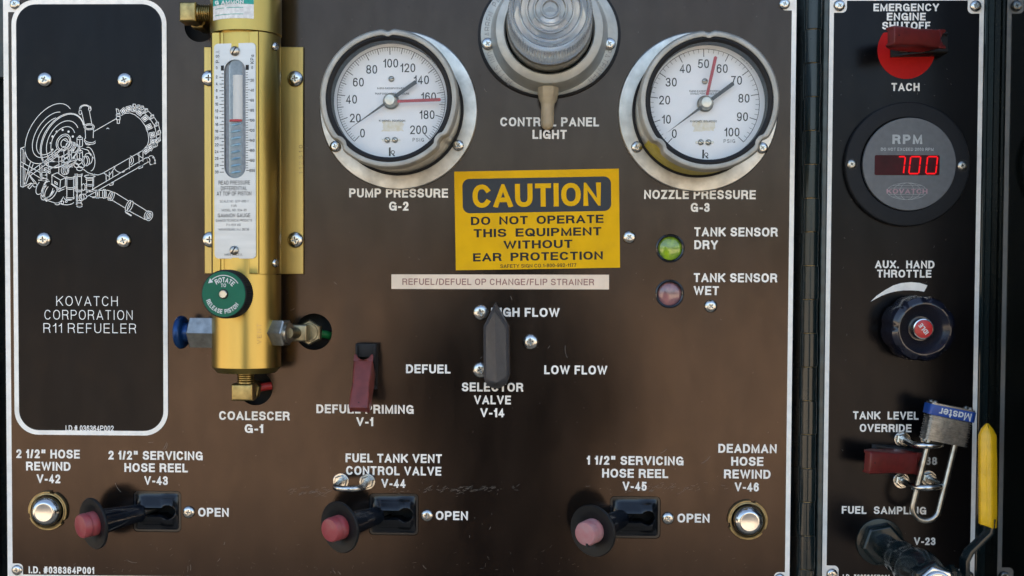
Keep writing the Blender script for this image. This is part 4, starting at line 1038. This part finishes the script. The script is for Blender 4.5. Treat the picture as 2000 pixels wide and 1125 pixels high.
for (x0, x1, on) in ((1751, 1765, 'abc'), (1775, 1795, 'abcdef'), (1808, 1828, 'abcdef')):
    a = tq(x0, 339); b_ = tq(x1, 306); mb = MB(); seg(mb, a[0], a[1], b_[0] - a[0], b_[1] - a[1], on); mb.build('lit_digit', M_led, wn, smooth=0)
for px, py, a in ((1663, 321, .7), (1879, 324, .4)):
    x, y = tq(px, py, 14); mb = MB(); mb.lathe([(12.5, 16.2), (11, 16.3)], 32, (x, y), cap1=True); mb.build('screw_well_shade', M_dark, ta); screw(ta, x, y, 14, 9.5, a, M_dull)  # flat dark disc on the bezel, painted as shade round the sunk screw

# ------------------------------------------------------------------ throttle knob
hx, hy = Q(1777, 639)
tk = up(thing('throttle_knob', 'large fluted black throttle knob with a red IDLE button in its centre', 'knob', (hx, hy, 0)))
def fl_(a, r): 
    if r < 52: return 1
    return 1 - .055 * max(0, cos(8 * a + .6)) ** 1.5
mb = MB(); mb.lathe([(30, 0), (30, 14)], 48, cap1=False)
mb.lathe([(50, 12), (60, 14), (61.5, 18), (61.5, 84), (59, 93), (53, 99), (49, 101), (46.5, 101), (45, 99), (26, 74), (23, 72), (.5, 72)], 160, rf=fl_)
kb = mb.build('knob_body', M_throt, tk, smooth=28)
mb = MB()
for i in range(44):
    a = 2 * pi * i / 44
    if cos(8 * a + .6) < .25:
        mb.M = Matrix.Rotation(a, 4, 'Z'); mb.box(60.5, -1.5, 22, 62.6, 1.5, 76)
mb.build('grip_ribs', M_throt, kb, smooth=0, kind='stuff')
mb = MB(); mb.lathe([(20, 70), (20, 90), (19, 92), (17, 92.5), (16.5, 91)], 48, cap1=False); mb.build('button_rim', M_chrome, kb)
mb = MB(); mb.lathe([(16.8, 88), (16.8, 91), (12, 92), (.5, 92.4)], 40); ib = mb.build('idle_button', M_idle, kb)
mb = MB(); mb.M = Matrix.Translation((0, 0, 92.7)) @ Matrix.Rotation(R(128), 4, 'Z'); mb.text('IDLE', -11, 11, 0, 8.5, .2, 0); mb.build('lettering', M_paper, ib, smooth=0)

# ------------------------------------------------------------------ fuel sampling valve
vx, vy = Q(1718, 1058)
fv = up(thing('sampling_valve', 'dark green painted ball valve with a long yellow handle at the lower right', 'valve', (vx, vy, 0)))
mb = MB(); mb.prism(ngon(6, 41, .2), 4, 34, 4); mb.lathe([(46, 0), (46, 5)], 40); mb.build('wall_nut', M_paint, fv, bevel=1.2)
mb = MB(); mb.lathe([(22, 30), (22, 148)], 40, cap1=False); mb.build('pipe', M_paint, fv)
mb = MB(); mb.lathe([(24, 135), (31, 140), (32, 168), (30, 176), (31, 215), (37, 228), (40, 262), (37, 300), (32, 318), (32, 335)], 48, cap1=True); mb.build('valve_body', M_paint, fv, smooth=40)
mb = MB(); mb.prism(ngon(6, 36, .5), 325, 362, 3); mb.build('end_nut', M_paint, fv, bevel=1)
mb = MB(); mb.prism(ngon(6, 32, .75), 362, 372, 2); mb.lathe([(25, 372), (25, 378), (22, 380), (20, 380), (19, 368)], 40, cap1=False); mb.lathe([(19.5, 366), (19, 369)], 32, cap1=True); mb.build('bare_end', M_chrome, fv, bevel=.6)
def vq(px, py, z): x, y = Q(px, py, z); return Vector((x - vx, y - vy, z))
st0 = Vector((30, 20, 235)); 
mb = MB(); mb.tube([(20, 0, 275), (66, -6, 262)], 12, 24); mb.build('stem', M_paint, fv)
mb = MB(); mb.M = frame((50, -4, 266), (.96, -.1, -.2), (0, 0, 1)); mb.prism(ngon(6, 17, 0), 0, 11, 1.5); mb.build('stem_nut', M_paint, fv)
# flat bent lever
pts = [vq(1884, 1150, 245), vq(1884, 1095, 245), vq(1892, 1078, 245), vq(1931, 1040, 245), vq(1934, 1012, 245), vq(1930, 860, 245)]
def strap(mb, pts, hw, hd, tz=0):
    L0 = []
    for i, p in enumerate(pts):
        d = (pts[min(i + 1, len(pts) - 1)] - pts[max(i - 1, 0)]).normalized(); nrm = Vector((-d.y, d.x, 0)).normalized()
        w_ = hw[i] if isinstance(hw, list) else hw; z = Vector((0.25, 0.0, 1)).normalized()
        L0.append([p + nrm * w_ + z * hd, p - nrm * w_ + z * hd, p - nrm * w_ - z * hd, p + nrm * w_ - z * hd][::-1])
    mb.loft(L0)
mb = MB(); strap(mb, pts[:5], [4, 4, 4, 4, 4], 11); mb.build('lever_arm', M_paint, fv, bevel=1.2)
mb = MB()
gp_ = [vq(1929, 1024, 245), vq(1929.5, 1000, 245), vq(1929, 900, 245), vq(1928.5, 850, 245), vq(1928, 838, 245), vq(1928, 827, 245)]
L0 = []
for p, w_, d_ in zip(gp_, (14.5, 15, 15, 14.5, 10, 2.5), (13, 13.5, 13.5, 13, 10, 3)):
    k_ = .45
    L0.append([p + Vector((a * w_, (-6 if p is gp_[0] and a > 0 else 0), b_ * d_)) for a, b_ in ((-1, -k_), (-1, k_), (-k_, 1), (k_ * .5, 1), (1, k_), (1, -k_), (k_, -1), (-k_, -1))][::-1])
mb.loft(L0[::-1]); mb.build('yellow_grip', M_yelgrip, fv, bevel=2.2, smooth=40)

# ------------------------------------------------------------------ hinge, frame strips, side wall
hxc, _ = Q(1579.5, 560)
hg = up(thing('long_hinge', 'long dark green piano hinge between the brown panel and the black side panel', 'hinge', (hxc, 0, 0)))
for i in range(-1, 19):
    y0_, y1_ = Q(1579, 61.5 + 65.4 * i)[1], Q(1579, 61.5 + 65.4 * (i + 1))[1]
    mb = MB(); mb.M = Matrix.Translation((0, (y0_ + y1_) / 2, 12)) @ Matrix.Rotation(-pi / 2, 4, 'X'); L_ = (y0_ - y1_) / 2
    dx = .7 if i % 2 else -.7
    mb.lathe([(14.8, -L_ + .5), (15.6, -L_ + 1.6), (15.6, L_ - 1.6), (14.8, L_ - .5)], 40, (dx, 0), cap0=True); mb.build('knuckle', M_paint, hg, smooth=20)
mb = MB(); mb.M = Matrix.Translation((0, 0, 12)) @ Matrix.Rotation(-pi / 2, 4, 'X'); mb.lathe([(13, -620), (13, 620)], 24, cap0=True); mb.build('pin', M_oldbrass, hg)
mb = MB(); mb.box(-16.5, -620, -3, -13, 620, 6); mb.build('leaf_edge', M_paint, hg)
mb = MB(); mb.box(13, -620, -3, 16, 620, 6); mb.build('leaf_edge', M_paint, hg)
x0_, x1_ = Q(1600.5, 560)[0], Q(1612, 560)[0]
mb = MB(); mb.prism([(x0_, -640), (x1_, -640), (x1_, 640), (x0_, 640)], -20, 4, 2); st = mb.build('frame_strip', M_paint2, smooth=0, bevel=.5); up(tag(st, 'narrow worn green metal strip between the hinge and the black side panel', 'frame'))
wx = Q(1935, 560)[0]
mb = MB(); xa = Q(1914.5, 560)[0]
mb.box(xa, -640, -10, xa + 8, 640, 1, 2); mb.box(xa + 8, -640, -10, wx, 640, -3, 1); tr = mb.build('edge_trim', M_paint, smooth=0); up(tag(tr, 'dark green trim strip along the right border of the black side panel', 'trim'))
mb = MB(); mb.box(wx, -640, -12, wx + 30, 640, 420, 1); wl = mb.build('compartment_side_wall', M_wall, smooth=0); up(wl); wl['kind'] = 'structure'
ex = Q(1.5, 560)[0]; _, ey = Q(2, 148)
mb = MB(); mb.box(ex - 24, ey, -60, ex + 4, 640, -22, 1); lp = mb.build('frame_post', M_paint2, smooth=0); up(tag(lp, 'worn green frame post showing at the upper left edge', 'frame'))

# ------------------------------------------------------------------ differential pressure gauge (gold)
RB = 65.0; HA = 86.0
gx, gy = Q(481, 300, HA)
dg = up(thing('differential_gauge', 'tall gold cylindrical differential pressure gauge with a silver scale plate', 'pressure gauge', (gx, gy, 0)))
PHI = R(-9)
def MG(z=HA): return Matrix.Translation((0, 0, HA)) @ Matrix.Rotation(PHI, 4, 'Y')
def gq(px, py, h=0): x, y = Q(px, py, h); return x - gx, y - gy
AX = MG() @ Matrix.Rotation(-pi / 2, 4, 'X')          # lathe axis upright
yt = gq(480, 62, HA + 50)[1]; yb0 = gq(477, 535, HA + 50)[1]; ybot = gq(477, 724, HA + 30)[1]; ytop = yt + 110
# bracket with four screws
bl, br = gq(401, 300)[0], gq(594, 300)[0]; by1, by0 = gq(500, 93)[1], gq(500, 535)[1]
mb = MB(); mb.box(bl, by0, .3, br, by1, 9, 1); 
mb.box(-30, by0 + 2, 8, 34, by1 - 2, 40)
bk = mb.build('bracket', M_goldp, dg, smooth=0)
for px, py, a in ((576.5, 154, .2), (577, 468.5, .25), (409, 153, 0), (411, 468, 0)):
    x, y = gq(px, py, 10); screw(bk, x, y, 9.1, 15.5, a)
mb = MB(); x, y0_ = gq(587.5, 283, 9); _, y1_ = gq(587.5, 340, 9); mb.M = Matrix.Translation((x, 0, 9.3)) @ Matrix.Rotation(pi / 2, 4, 'Z'); mb.text('112310', y1_, y0_, 0, 8, .13, 0, sp=.4); mb.build('stamped_number', M_oldbrass, bk, smooth=0)
# body
mb = MB(); mb.M = AX; mb.lathe([(RB, yt + 1), (RB + 1.5, yt + 2), (RB + 1.5, ytop)], 96, cap0=True); mb.build('upper_cylinder', M_gold, dg)
mb = MB(); mb.M = AX; mb.lathe([(RB - 10, ybot - 5), (RB, ybot + 6), (RB, yb0 - 1)], 96, cap0=True); lc = mb.build('lower_cylinder', M_gold, dg)
mb = MB(); mb.M = MG(); flat = 50.0
th0 = math.acos(flat / RB)
P = [(RB * sin(t), RB * cos(t)) for t in [th0 + (2 * pi - 2 * th0) * i / 80 for i in range(81)]]
for (ya, yb_) in ((yb0 + .5, yt - .5),):
    mb.loft([[(p[0], ya, p[1]) for p in P], [(p[0], yb_, p[1]) for p in P]])
mb.build('middle_sleeve', M_gold, dg)
# raised lands either side of the scale plate recess
mb = MB(); mb.M = MG()
mb.box(-46, yb0 + .5, flat - 4, -31, yt - .5, flat + 3.5, .8); mb.build('side_land', M_gold, dg)
mb = MB(); mb.M = MG(); mb.box(27, yb0 + .5, flat - 4, 44, yt - .5, flat + 3.5, .8); mb.build('side_land', M_gold, dg)
mb = MB(); mb.M = MG() 
MAXS = []
for yy in (yt - 16, yb0 + 14): pass
mb.M = AX; mb.lathe([(RB - 9, yb0 - 2), (RB - 9, yb0 + 30)], 64, cap0=True); mb.build('tube_collar', M_gold, dg)
mb = MB(); mb.M = AX; mb.lathe([(RB - 9, yt - 30), (RB - 9, yt + 2)], 64, cap0=True); mb.build('tube_collar', M_gold, dg)
# scale plate (front at height HP)
ZP = flat + 5.5; HP = HA + ZP
npc = 0
def nq(px, py): 
    # photograph -> local coordinates on the turned plate
    d = ROT @ Vector((px - CX, CY - py, -F)); o_ = Vector((0, -DIST, 0))
    Mi = (Matrix.Translation((gx, gy, 0)) @ MG()).inverted()
    oo = Mi @ Vector((0, 0, DIST)); dd = (Mi.to_3x3()) @ Vector((d.x, d.z, -d.y))
    t = (ZP - oo.z) / dd.z; p = oo + dd * t; return p.x, p.y
c0 = nq(459, 84.5); c1 = nq(459, 505); x0_ = nq(418.5, 300)[0]; x1_ = nq(499.5, 300)[0]
s0, s1 = nq(437.8, 232)[0], nq(479.8, 232)[0]; sy0, sy1 = nq(459, 348)[1], nq(459, 116)[1]
slot = rrect(s0, sy0, s1, sy1, (s1 - s0) / 2 - .01, 10)
mb = MB(); mb.M = MG(); mb.plate(rrect(x0_, c1[1], x1_, c0[1], 8), [slot], ZP - 2, ZP); pt_ = mb.build('scale_plate', M_plate, dg, smooth=0)
mb = MB(); mb.M = MG(); zz = ZP + .25
a = nq(431.5, 138); b_ = nq(486, 126.5); mb.add([(a[0], a[1], zz), (s0 - .2, a[1], zz), (s0 - .2, b_[1], zz), (a[0], b_[1], zz)], [(0, 1, 2, 3)]); mb.add([(s1 + .2, a[1], zz), (b_[0], a[1], zz), (b_[0], b_[1], zz), (s1 + .2, b_[1], zz)], [(0, 1, 2, 3)])
for i in range(1, 31):
    y = nq(459, 137 + i * 6.63)[1]; L_ = 8.5 if i % 2 == 0 else 4.5; mb.add([(s0 - .5 - L_, y - .6, zz), (s0 - .5, y - .6, zz), (s0 - .5, y + .6, zz), (s0 - .5 - L_, y + .6, zz)], [(0, 1, 2, 3)])
for i in range(1, 41):
    y = nq(459, 137 + i * 4.9)[1]; L_ = 8 if i % 4 == 0 else 4.2; mb.add([(s1 + .5, y - .55, zz), (s1 + .5 + L_, y - .55, zz), (s1 + .5 + L_, y + .55, zz), (s1 + .5, y + .55, zz)], [(0, 1, 2, 3)])
for i in range(0, 31, 2):
    x, y = nq(423.3, 132.5 if i == 0 else 137 + i * 6.63); mb.text(str(i), x, None, y, 5.6, .15, zz, sp=.15)
for i in range(0, 201, 20):
    x, y = nq(492.5, 132 if i == 0 else 137 + i / 5 * 4.9); mb.text(str(i), x, None, y, 5.4, .15, zz, sp=.12)
for st, x, ya, yb_ in (('P.S.I.', 425, 97.5, 123), ('KPa', 492.5, 107, 124.5)):
    a = nq(x, yb_); b_ = nq(x, ya); sv = mb.M; mb.M = MG() @ Matrix.Translation((a[0], 0, 0)) @ Matrix.Rotation(pi / 2, 4, 'Z'); mb.text(st, a[1], b_[1], 0, 7, .14, zz, sp=.2); mb.M = sv
for st, a_, b2, y, c in (('READ PRESSURE', 427, 488.5, 357, 7.5), ('DIFFERENTIAL', 431.5, 482.5, 367.8, 7.5), ('AT TOP OF PISTON', 423.5, 491, 378.3, 7.5), ('SCALE NO. GTP-690-1', 429.5, 485, 393.3, 4.6), ('FOR', 452, 462, 402, 4.4),
                         ('MODEL NO. 534-30', 433, 481.5, 410.5, 4.6), ('GAMMON GAUGE', 425.5, 489, 420.8, 7), ('GAMMON TECHNICAL PRODUCTS', 421.5, 492.5, 430.6, 4.6), ('P.O. BOX 400', 442.5, 470, 439.2, 4.4), ('MANASQUAN, N.J. 08736', 427.5, 486.5, 448, 4.6), ('MADE IN U.S.A.', 438.5, 474, 497, 4.2)):
    p, q = nq(a_, y), nq(b2, y); mb.text(st, p[0], q[0], p[1], c, .13 if c > 5 else .11, zz, sp=.16)
mb.build('scale_print', M_ink, pt_, smooth=0, kind='stuff')
for px, py, r_ in ((459, 100, 9), (457.8, 489, 8.5)):
    x, y = nq(px, py); v = MG() @ Vector((x, y, ZP)); o = slotted(pt_, v.x, v.y, v.z, r_, 1.0); o.rotation_euler = (0, 0, PHI)
# sight tube with piston and spring behind the slot
sc_ = (s0 + s1) / 2; TM = MG() @ Matrix.Translation((sc_, 0, 0)) 
mb = MB(); mb.M = TM; mb.box(-(s1 - s0) / 2 + .3, sy0 + .3, flat + 1, (s1 - s0) / 2 - .3, sy1 - .3, flat + 1.3); sb = mb.build('sight_recess', mat('recess_grey', (.17, .19, .21), .4), dg, smooth=0)
TA = TM @ Matrix.Translation((0, 0, flat - 9)) @ Matrix.Rotation(-pi / 2, 4, 'X')
yr = nq(459, 235)[1]; yw = nq(459, 146)[1]
mb = MB(); mb.M = TM @ Matrix.Translation((0, 0, flat - 8)) @ Matrix.Rotation(-pi / 2, 4, 'X'); mb.lathe([(13.5, yr + 2), (13.5, yw)], 40, (4, 0), cap0=True); mb.build('white_piston', M_white2, dg)
mb = MB(); mb.M = TM @ Matrix.Translation((0, 0, flat - 8)) @ Matrix.Rotation(-pi / 2, 4, 'X'); mb.lathe([(15.5, yr - 2), (15.5, yr + 2)], 40, (0, 0), cap0=True)
sp_ = []
mb.build('red_marker', mat('marker_red', (.4, .02, .03), .4), dg)
for i in range(0, 9 * 16):
    a = 2 * pi * i / 16; sp_.append((13 * cos(a), yr - 4 - i / 16 * 12.6, flat - 6 + 12 * sin(a) * .6))
mb = MB(); mb.M = TM; mb.tube(sp_, 2.5, 8); mb.build('spring', M_springc, dg)
mb = MB(); mb.M = TM; n = 24
mb.loft([[(20 * cos(pi * j / n), yy, flat - 7 + 10 * sin(pi * j / n) ** .7) for j in range(n + 1)] for yy in (sy0, sy1)], False, False); mb.build('sight_glass', M_tube, dg)
# sticker at the top
mb = MB(); mb.M = MG(); n = 16
def cyl_patch(mb, x0, x1, y0, y1, r, n=16):
    P = []
    for yy in (y0, y1):
        for j in range(n + 1):
            xx = x0 + (x1 - x0) * j / n; P.append((xx, yy, math.sqrt(r * r - xx * xx)))
    mb.add(P, [(j, j + 1, n + 2 + j, n + 1 + j) for j in range(n)])
y_a, y_b, y_c = gq(457, 36, 150)[1], gq(457, 8, 150)[1], gq(457, -40, 150)[1]
cyl_patch(mb, -45, 37, y_a, y_b, RB + 2); sk_ = mb.build('sticker', M_paper, dg, smooth=60, label='white sticker with a green band')
mb = MB(); mb.M = MG(); cyl_patch(mb, -45, 37, y_b + .2, y_c, RB + 2.1)
for yy, a, b_ in ((-7, -38, -17), (-7, -12, 20), (-19, -38, 20)): cyl_patch(mb, a, b_, y_b + yy, y_b + yy + 1.1, RB + 2.3)
mb.build('green_print', M_teal, sk_, smooth=60)
mb = MB(); mb.M = MG() @ Matrix.Translation((0, 0, RB + 1.4)); mb.text('G AMMON', -34, 22, y_b + 3, 7, .2, 1.3); mb.text('DATE', -8, 2, y_b - 4, 4, .15, 1.4)
mb.build('sticker_lettering', M_paper, sk_, smooth=0, kind='stuff')
# small side screws of the sleeve
for px, py in ((537.5, 91), (537.5, 514)):
    h = HA + 28; x, y = gq(px, py, h); mb = MB(); mb.M = frame((x, y, h), (.86, 0, .5), (0, 1, 0)); phillips(mb, 0, 0, 0, 8, .4); mb.build('screw', M_steel, dg, smooth=40)
# green release knob
kx_, ky_ = gq(437, 574.5, 208); kz = 208
kax = Vector((sin(PHI), 0, cos(PHI)))
mb = MB(); fr = frame((kx_, ky_, kz), kax, (0, 1, 0)); mb.M = fr
def kn(a, r): return 1 + (.012 * cos(70 * a) if r > 43 else 0)
mb.lathe([(42, -34), (44, -32), (44, -4), (43, -1), (42, 0)], 280, rf=kn, cap0=True); kk = mb.build('release_knob', M_rubber, dg, smooth=25)
mb = MB(); mb.M = fr; mb.lathe([(41.5, 0.1), (41, 1), (9, 1)], 64, cap1=False); mb.build('knob_face', M_green, kk)
mb = MB(); mb.M = fr; mb.lathe([(9, 1), (9, -2)], 24, cap1=True); mb.lathe([(7.5, -3), (7.5, 4), (6.5, 5), (.5, 5)], 24); mb.build('knob_spindle', M_dull, kk)
mb = MB(); mb.M = fr @ Matrix.Translation((0, 0, 1.3)); mb.arctext('ROTATE', 0, 0, 26, R(126), 9, 0, .18, sp=.12, sx=.9); mb.text('TO', 0, None, 16, 6.5, .17, 0); mb.arctext('RELEASE PISTON', 0, 0, 31.5, R(199), 8.2, 0, .18, inward=True, sp=.14, sx=.82)
mb.line([(34 * cos(R(a)), 34 * sin(R(a))) for a in range(35, 136, 6)], 1.4, 0); mb.add([(34 * cos(R(134)) - 2, 34 * sin(R(134)) + 4, 0), (34 * cos(R(134)) - 6, 34 * sin(R(134)) - 5, 0), (34 * cos(R(134)) + 4, 34 * sin(R(134)) - 3, 0)], [(0, 1, 2)])
mb.build('knob_lettering', M_paper, kk, smooth=0, kind='stuff')
mb = MB(); mb.M = MG() @ Matrix.Rotation(R(42), 4, 'Y') @ Matrix.Rotation(pi / 2, 4, 'Z'); yv0, yv1 = gq(521, 672, HA + 55)[1], gq(521, 632, HA + 55)[1]; mb.text('VENT', yv0, yv1, 0, 9, .12, RB + .4, sp=.3); mb.build('stamped_word', M_oldbrass, lc, smooth=0)
mb = MB(); mb.M = frame((kx_ , ky_, kz - 34), -kax, (0, 1, 0)); mb.lathe([(20, 0), (20, 40)], 32); mb.build('knob_neck', M_gold, kk)
# left plug: hexagon and blue cap
yc = gq(385, 650, HA)[1]; sdv = MG().to_3x3() @ Vector((-1, 0, 0))
f2 = frame(Vector((0, yc, HA)) + sdv * 48, sdv, (0, 1, 0))
mb = MB(); mb.M = f2; mb.prism(ngon(6, 32.5, R(0)), 0, 62, 2.5); mb.build('plug_nut', M_dull, dg)
mb = MB(); mb.M = f2; mb.lathe([(18, 60), (18, 76), (28, 77), (31, 80), (32, 86), (30, 89), (.5, 89)], 48); mb.build('blue_cap', M_blue, dg, smooth=40)
# right vent: hexagon, nut, elbow into the panel
sdr = MG().to_3x3() @ Vector((.97, 0, .16)); yr2 = gq(555, 649, HA)[1]
p0 = Vector((0, yr2, HA)) + sdr * 50
f3 = frame(p0, sdr, (0, 1, 0))
mb = MB(); mb.M = f3; mb.lathe([(20, 0), (20, 10)], 32); mb.prism(ngon(6, 27, 0), 8, 38, 2.2); mb.lathe([(19, 35), (19, 44), (10, 44)], 32); mb.build('vent_nut', M_dull, dg)
ebx, eby = gq(613, 648, 10); eb = Vector((ebx, eby, 60))
mb = MB(); q1 = p0 + sdr * 40; mb.tube([q1, Vector((ebx - 20, eby, 66))], 11, 20); mb.build('vent_pipe', M_olive, dg)
def cube_block(mb, c, hx_, hy_, hz_, ch=2): mb.box(c[0] - hx_, c[1] - hy_, c[2] - hz_, c[0] + hx_, c[1] + hy_, c[2] + hz_, ch)
mb = MB(); cube_block(mb, (ebx - 19, eby, 62), 17, 16, 18); mb.build('vent_elbow', M_olive, dg, bevel=1)
mb = MB(); mb.lathe([(12, -25), (12, 24)], 24, (ebx - 6, eby)); mb.prism(ngon(6, 25, .5, (ebx - 4, eby)), 22, 46, 2.5); mb.lathe([(18, 46), (17, 48), (13, 48), (12, 44)], 32, (ebx - 4, eby)); mb.build('elbow_nut', M_olive, dg)
mb = MB(); mb.tube([(ebx + 4, eby - 2, 4), (ebx + 18, eby - 6, -10), (ebx + 40, eby - 12, -30)], 8, 16); mb.build('green_hose', M_grntube, dg)
# bottom fitting
bx2, by2 = gq(499, 758); cxb, cyb = gq(476, 762, HA)
mb = MB(); mb.tube([(cxb + 4, ybot + 2, HA), (cxb + 4, cyb, HA)], 15, 24)
for i in range(5): mb.M = Matrix.Translation((cxb + 4, ybot - 6 - i * 4, HA)) @ Matrix.Rotation(-pi / 2, 4, 'X'); mb.lathe([(15, -1.5), (17, 0), (15, 1.5)], 24, cap1=False)
mb.build('threaded_neck', M_brass, dg)
mb = MB(); cube_block(mb, (cxb + .5, cyb - 3, HA), 20, 16, 19, 2.5); mb.build('drain_elbow', M_brass, dg, bevel=1)
mb = MB(); q = Vector((cxb + 3, cyb - 2, 0)); mb.lathe([(13, -25), (13, 60)], 24, (q.x, q.y)); mb.prism(ngon(6, 22, .3, (q.x, q.y)), 34, 62, 2.5); mb.build('drain_nut', M_brass, dg)
mb = MB(); mb.tube([(q.x + 6, q.y, 12), (q.x + 20, q.y + 2, 0), (q.x + 50, q.y + 4, -25)], 8, 16); mb.build('red_hose', M_redtube, dg)
# top left fitting
tx2, ty2 = gq(371, 26, HA)
mb = MB(); mb.tube([(tx2 + 10, ty2, HA), (-50, ty2, HA)], 14, 24)
for i in range(6): mb.M = Matrix.Translation((tx2 + 20 + i * 4, ty2, HA)) @ Matrix.Rotation(pi / 2, 4, 'Y'); mb.lathe([(14, -1.5), (16.5, 0), (14, 1.5)], 24, cap1=False)
mb.M = None; mb.build('threaded_neck', M_brass, dg)
mb = MB(); cube_block(mb, (tx2, ty2, HA - 4), 15.5, 18, 22, 2.5); mb.lathe([(15, -25), (15, 66)], 24, (tx2 + 2, ty2 - 3)); mb.prism(ngon(6, 20, 0, (tx2 + 4, ty2 - 3)), 22, 48, 2); mb.build('inlet_elbow', M_brass, dg, bevel=.8)

# ------------------------------------------------------------------ the photographer, standing behind the camera
def skin(name, nodes, edges, m_, parent=None, sub=2):
    me = bpy.data.meshes.new(name); me.from_pydata([n[0] for n in nodes], edges, [])
    o = bpy.data.objects.new(name, me); COL.objects.link(o)
    if parent: o.parent = parent
    sm = o.modifiers.new('skin', 'SKIN'); o.modifiers.new('sub', 'SUBSURF').levels = sub; o.modifiers['sub'].render_levels = sub
    if not me.skin_vertices: me.skin_vertices.new()
    for i, n in enumerate(nodes): me.skin_vertices[0].data[i].radius = (n[1], n[2] if len(n) > 2 else n[1])
    me.skin_vertices[0].data[0].use_root = True
    me.materials.append(m_); return o
yb = -DIST * U
ph = thing('person', 'photographer in dark clothes holding a camera, seen as the dark reflection in the panel', 'person')
ph.location = (-.07, yb - .25, 0)
nodes = [((0, 0, .93), .23, .14), ((0, 0, 1.08), .21, .14), ((0, .0, 1.22), .23, .15), ((0, 0, 1.30), .17, .12), ((0, .02, 1.37), .055), ((0, .04, 1.43), .06), ((0, .05, 1.50), .092, .1), ((0, .05, 1.58), .07),
         ((-.19, 0, 1.27), .06), ((-.27, .07, 1.05), .045), ((-.10, .20, 1.30), .032), ((-.06, .22, 1.36), .028),
         ((.19, 0, 1.27), .06), ((.27, .07, 1.05), .045), ((.13, .20, 1.32), .032), ((.10, .22, 1.38), .028),
         ((-.10, 0, .86), .13), ((-.12, .03, .48), .10), ((-.13, 0, .09), .045), ((-.13, .12, .04), .035),
         ((.10, 0, .86), .13), ((.12, .03, .48), .10), ((.13, 0, .09), .045), ((.13, .12, .04), .035)]
edges = [(0, 1), (1, 2), (2, 3), (3, 4), (4, 5), (5, 6), (6, 7), (3, 8), (8, 9), (9, 10), (10, 11), (3, 12), (12, 13), (13, 14), (14, 15), (0, 16), (16, 17), (17, 18), (18, 19), (0, 20), (20, 21), (21, 22), (22, 23)]
skin('body', nodes, edges, M_cloth, ph)
v, f = wbox(-.02, .15, 1.35, .13, .23, 1.46); me = bpy.data.meshes.new('held_camera'); me.from_pydata(v, [], f); me.materials.append(M_rubber)
ho = bpy.data.objects.new('camera_body', me); COL.objects.link(ho); ho.location = (-.07, yb - .25, 0)
tag(ho, 'black photo camera held up by the photographer, in the reflection only', 'camera')
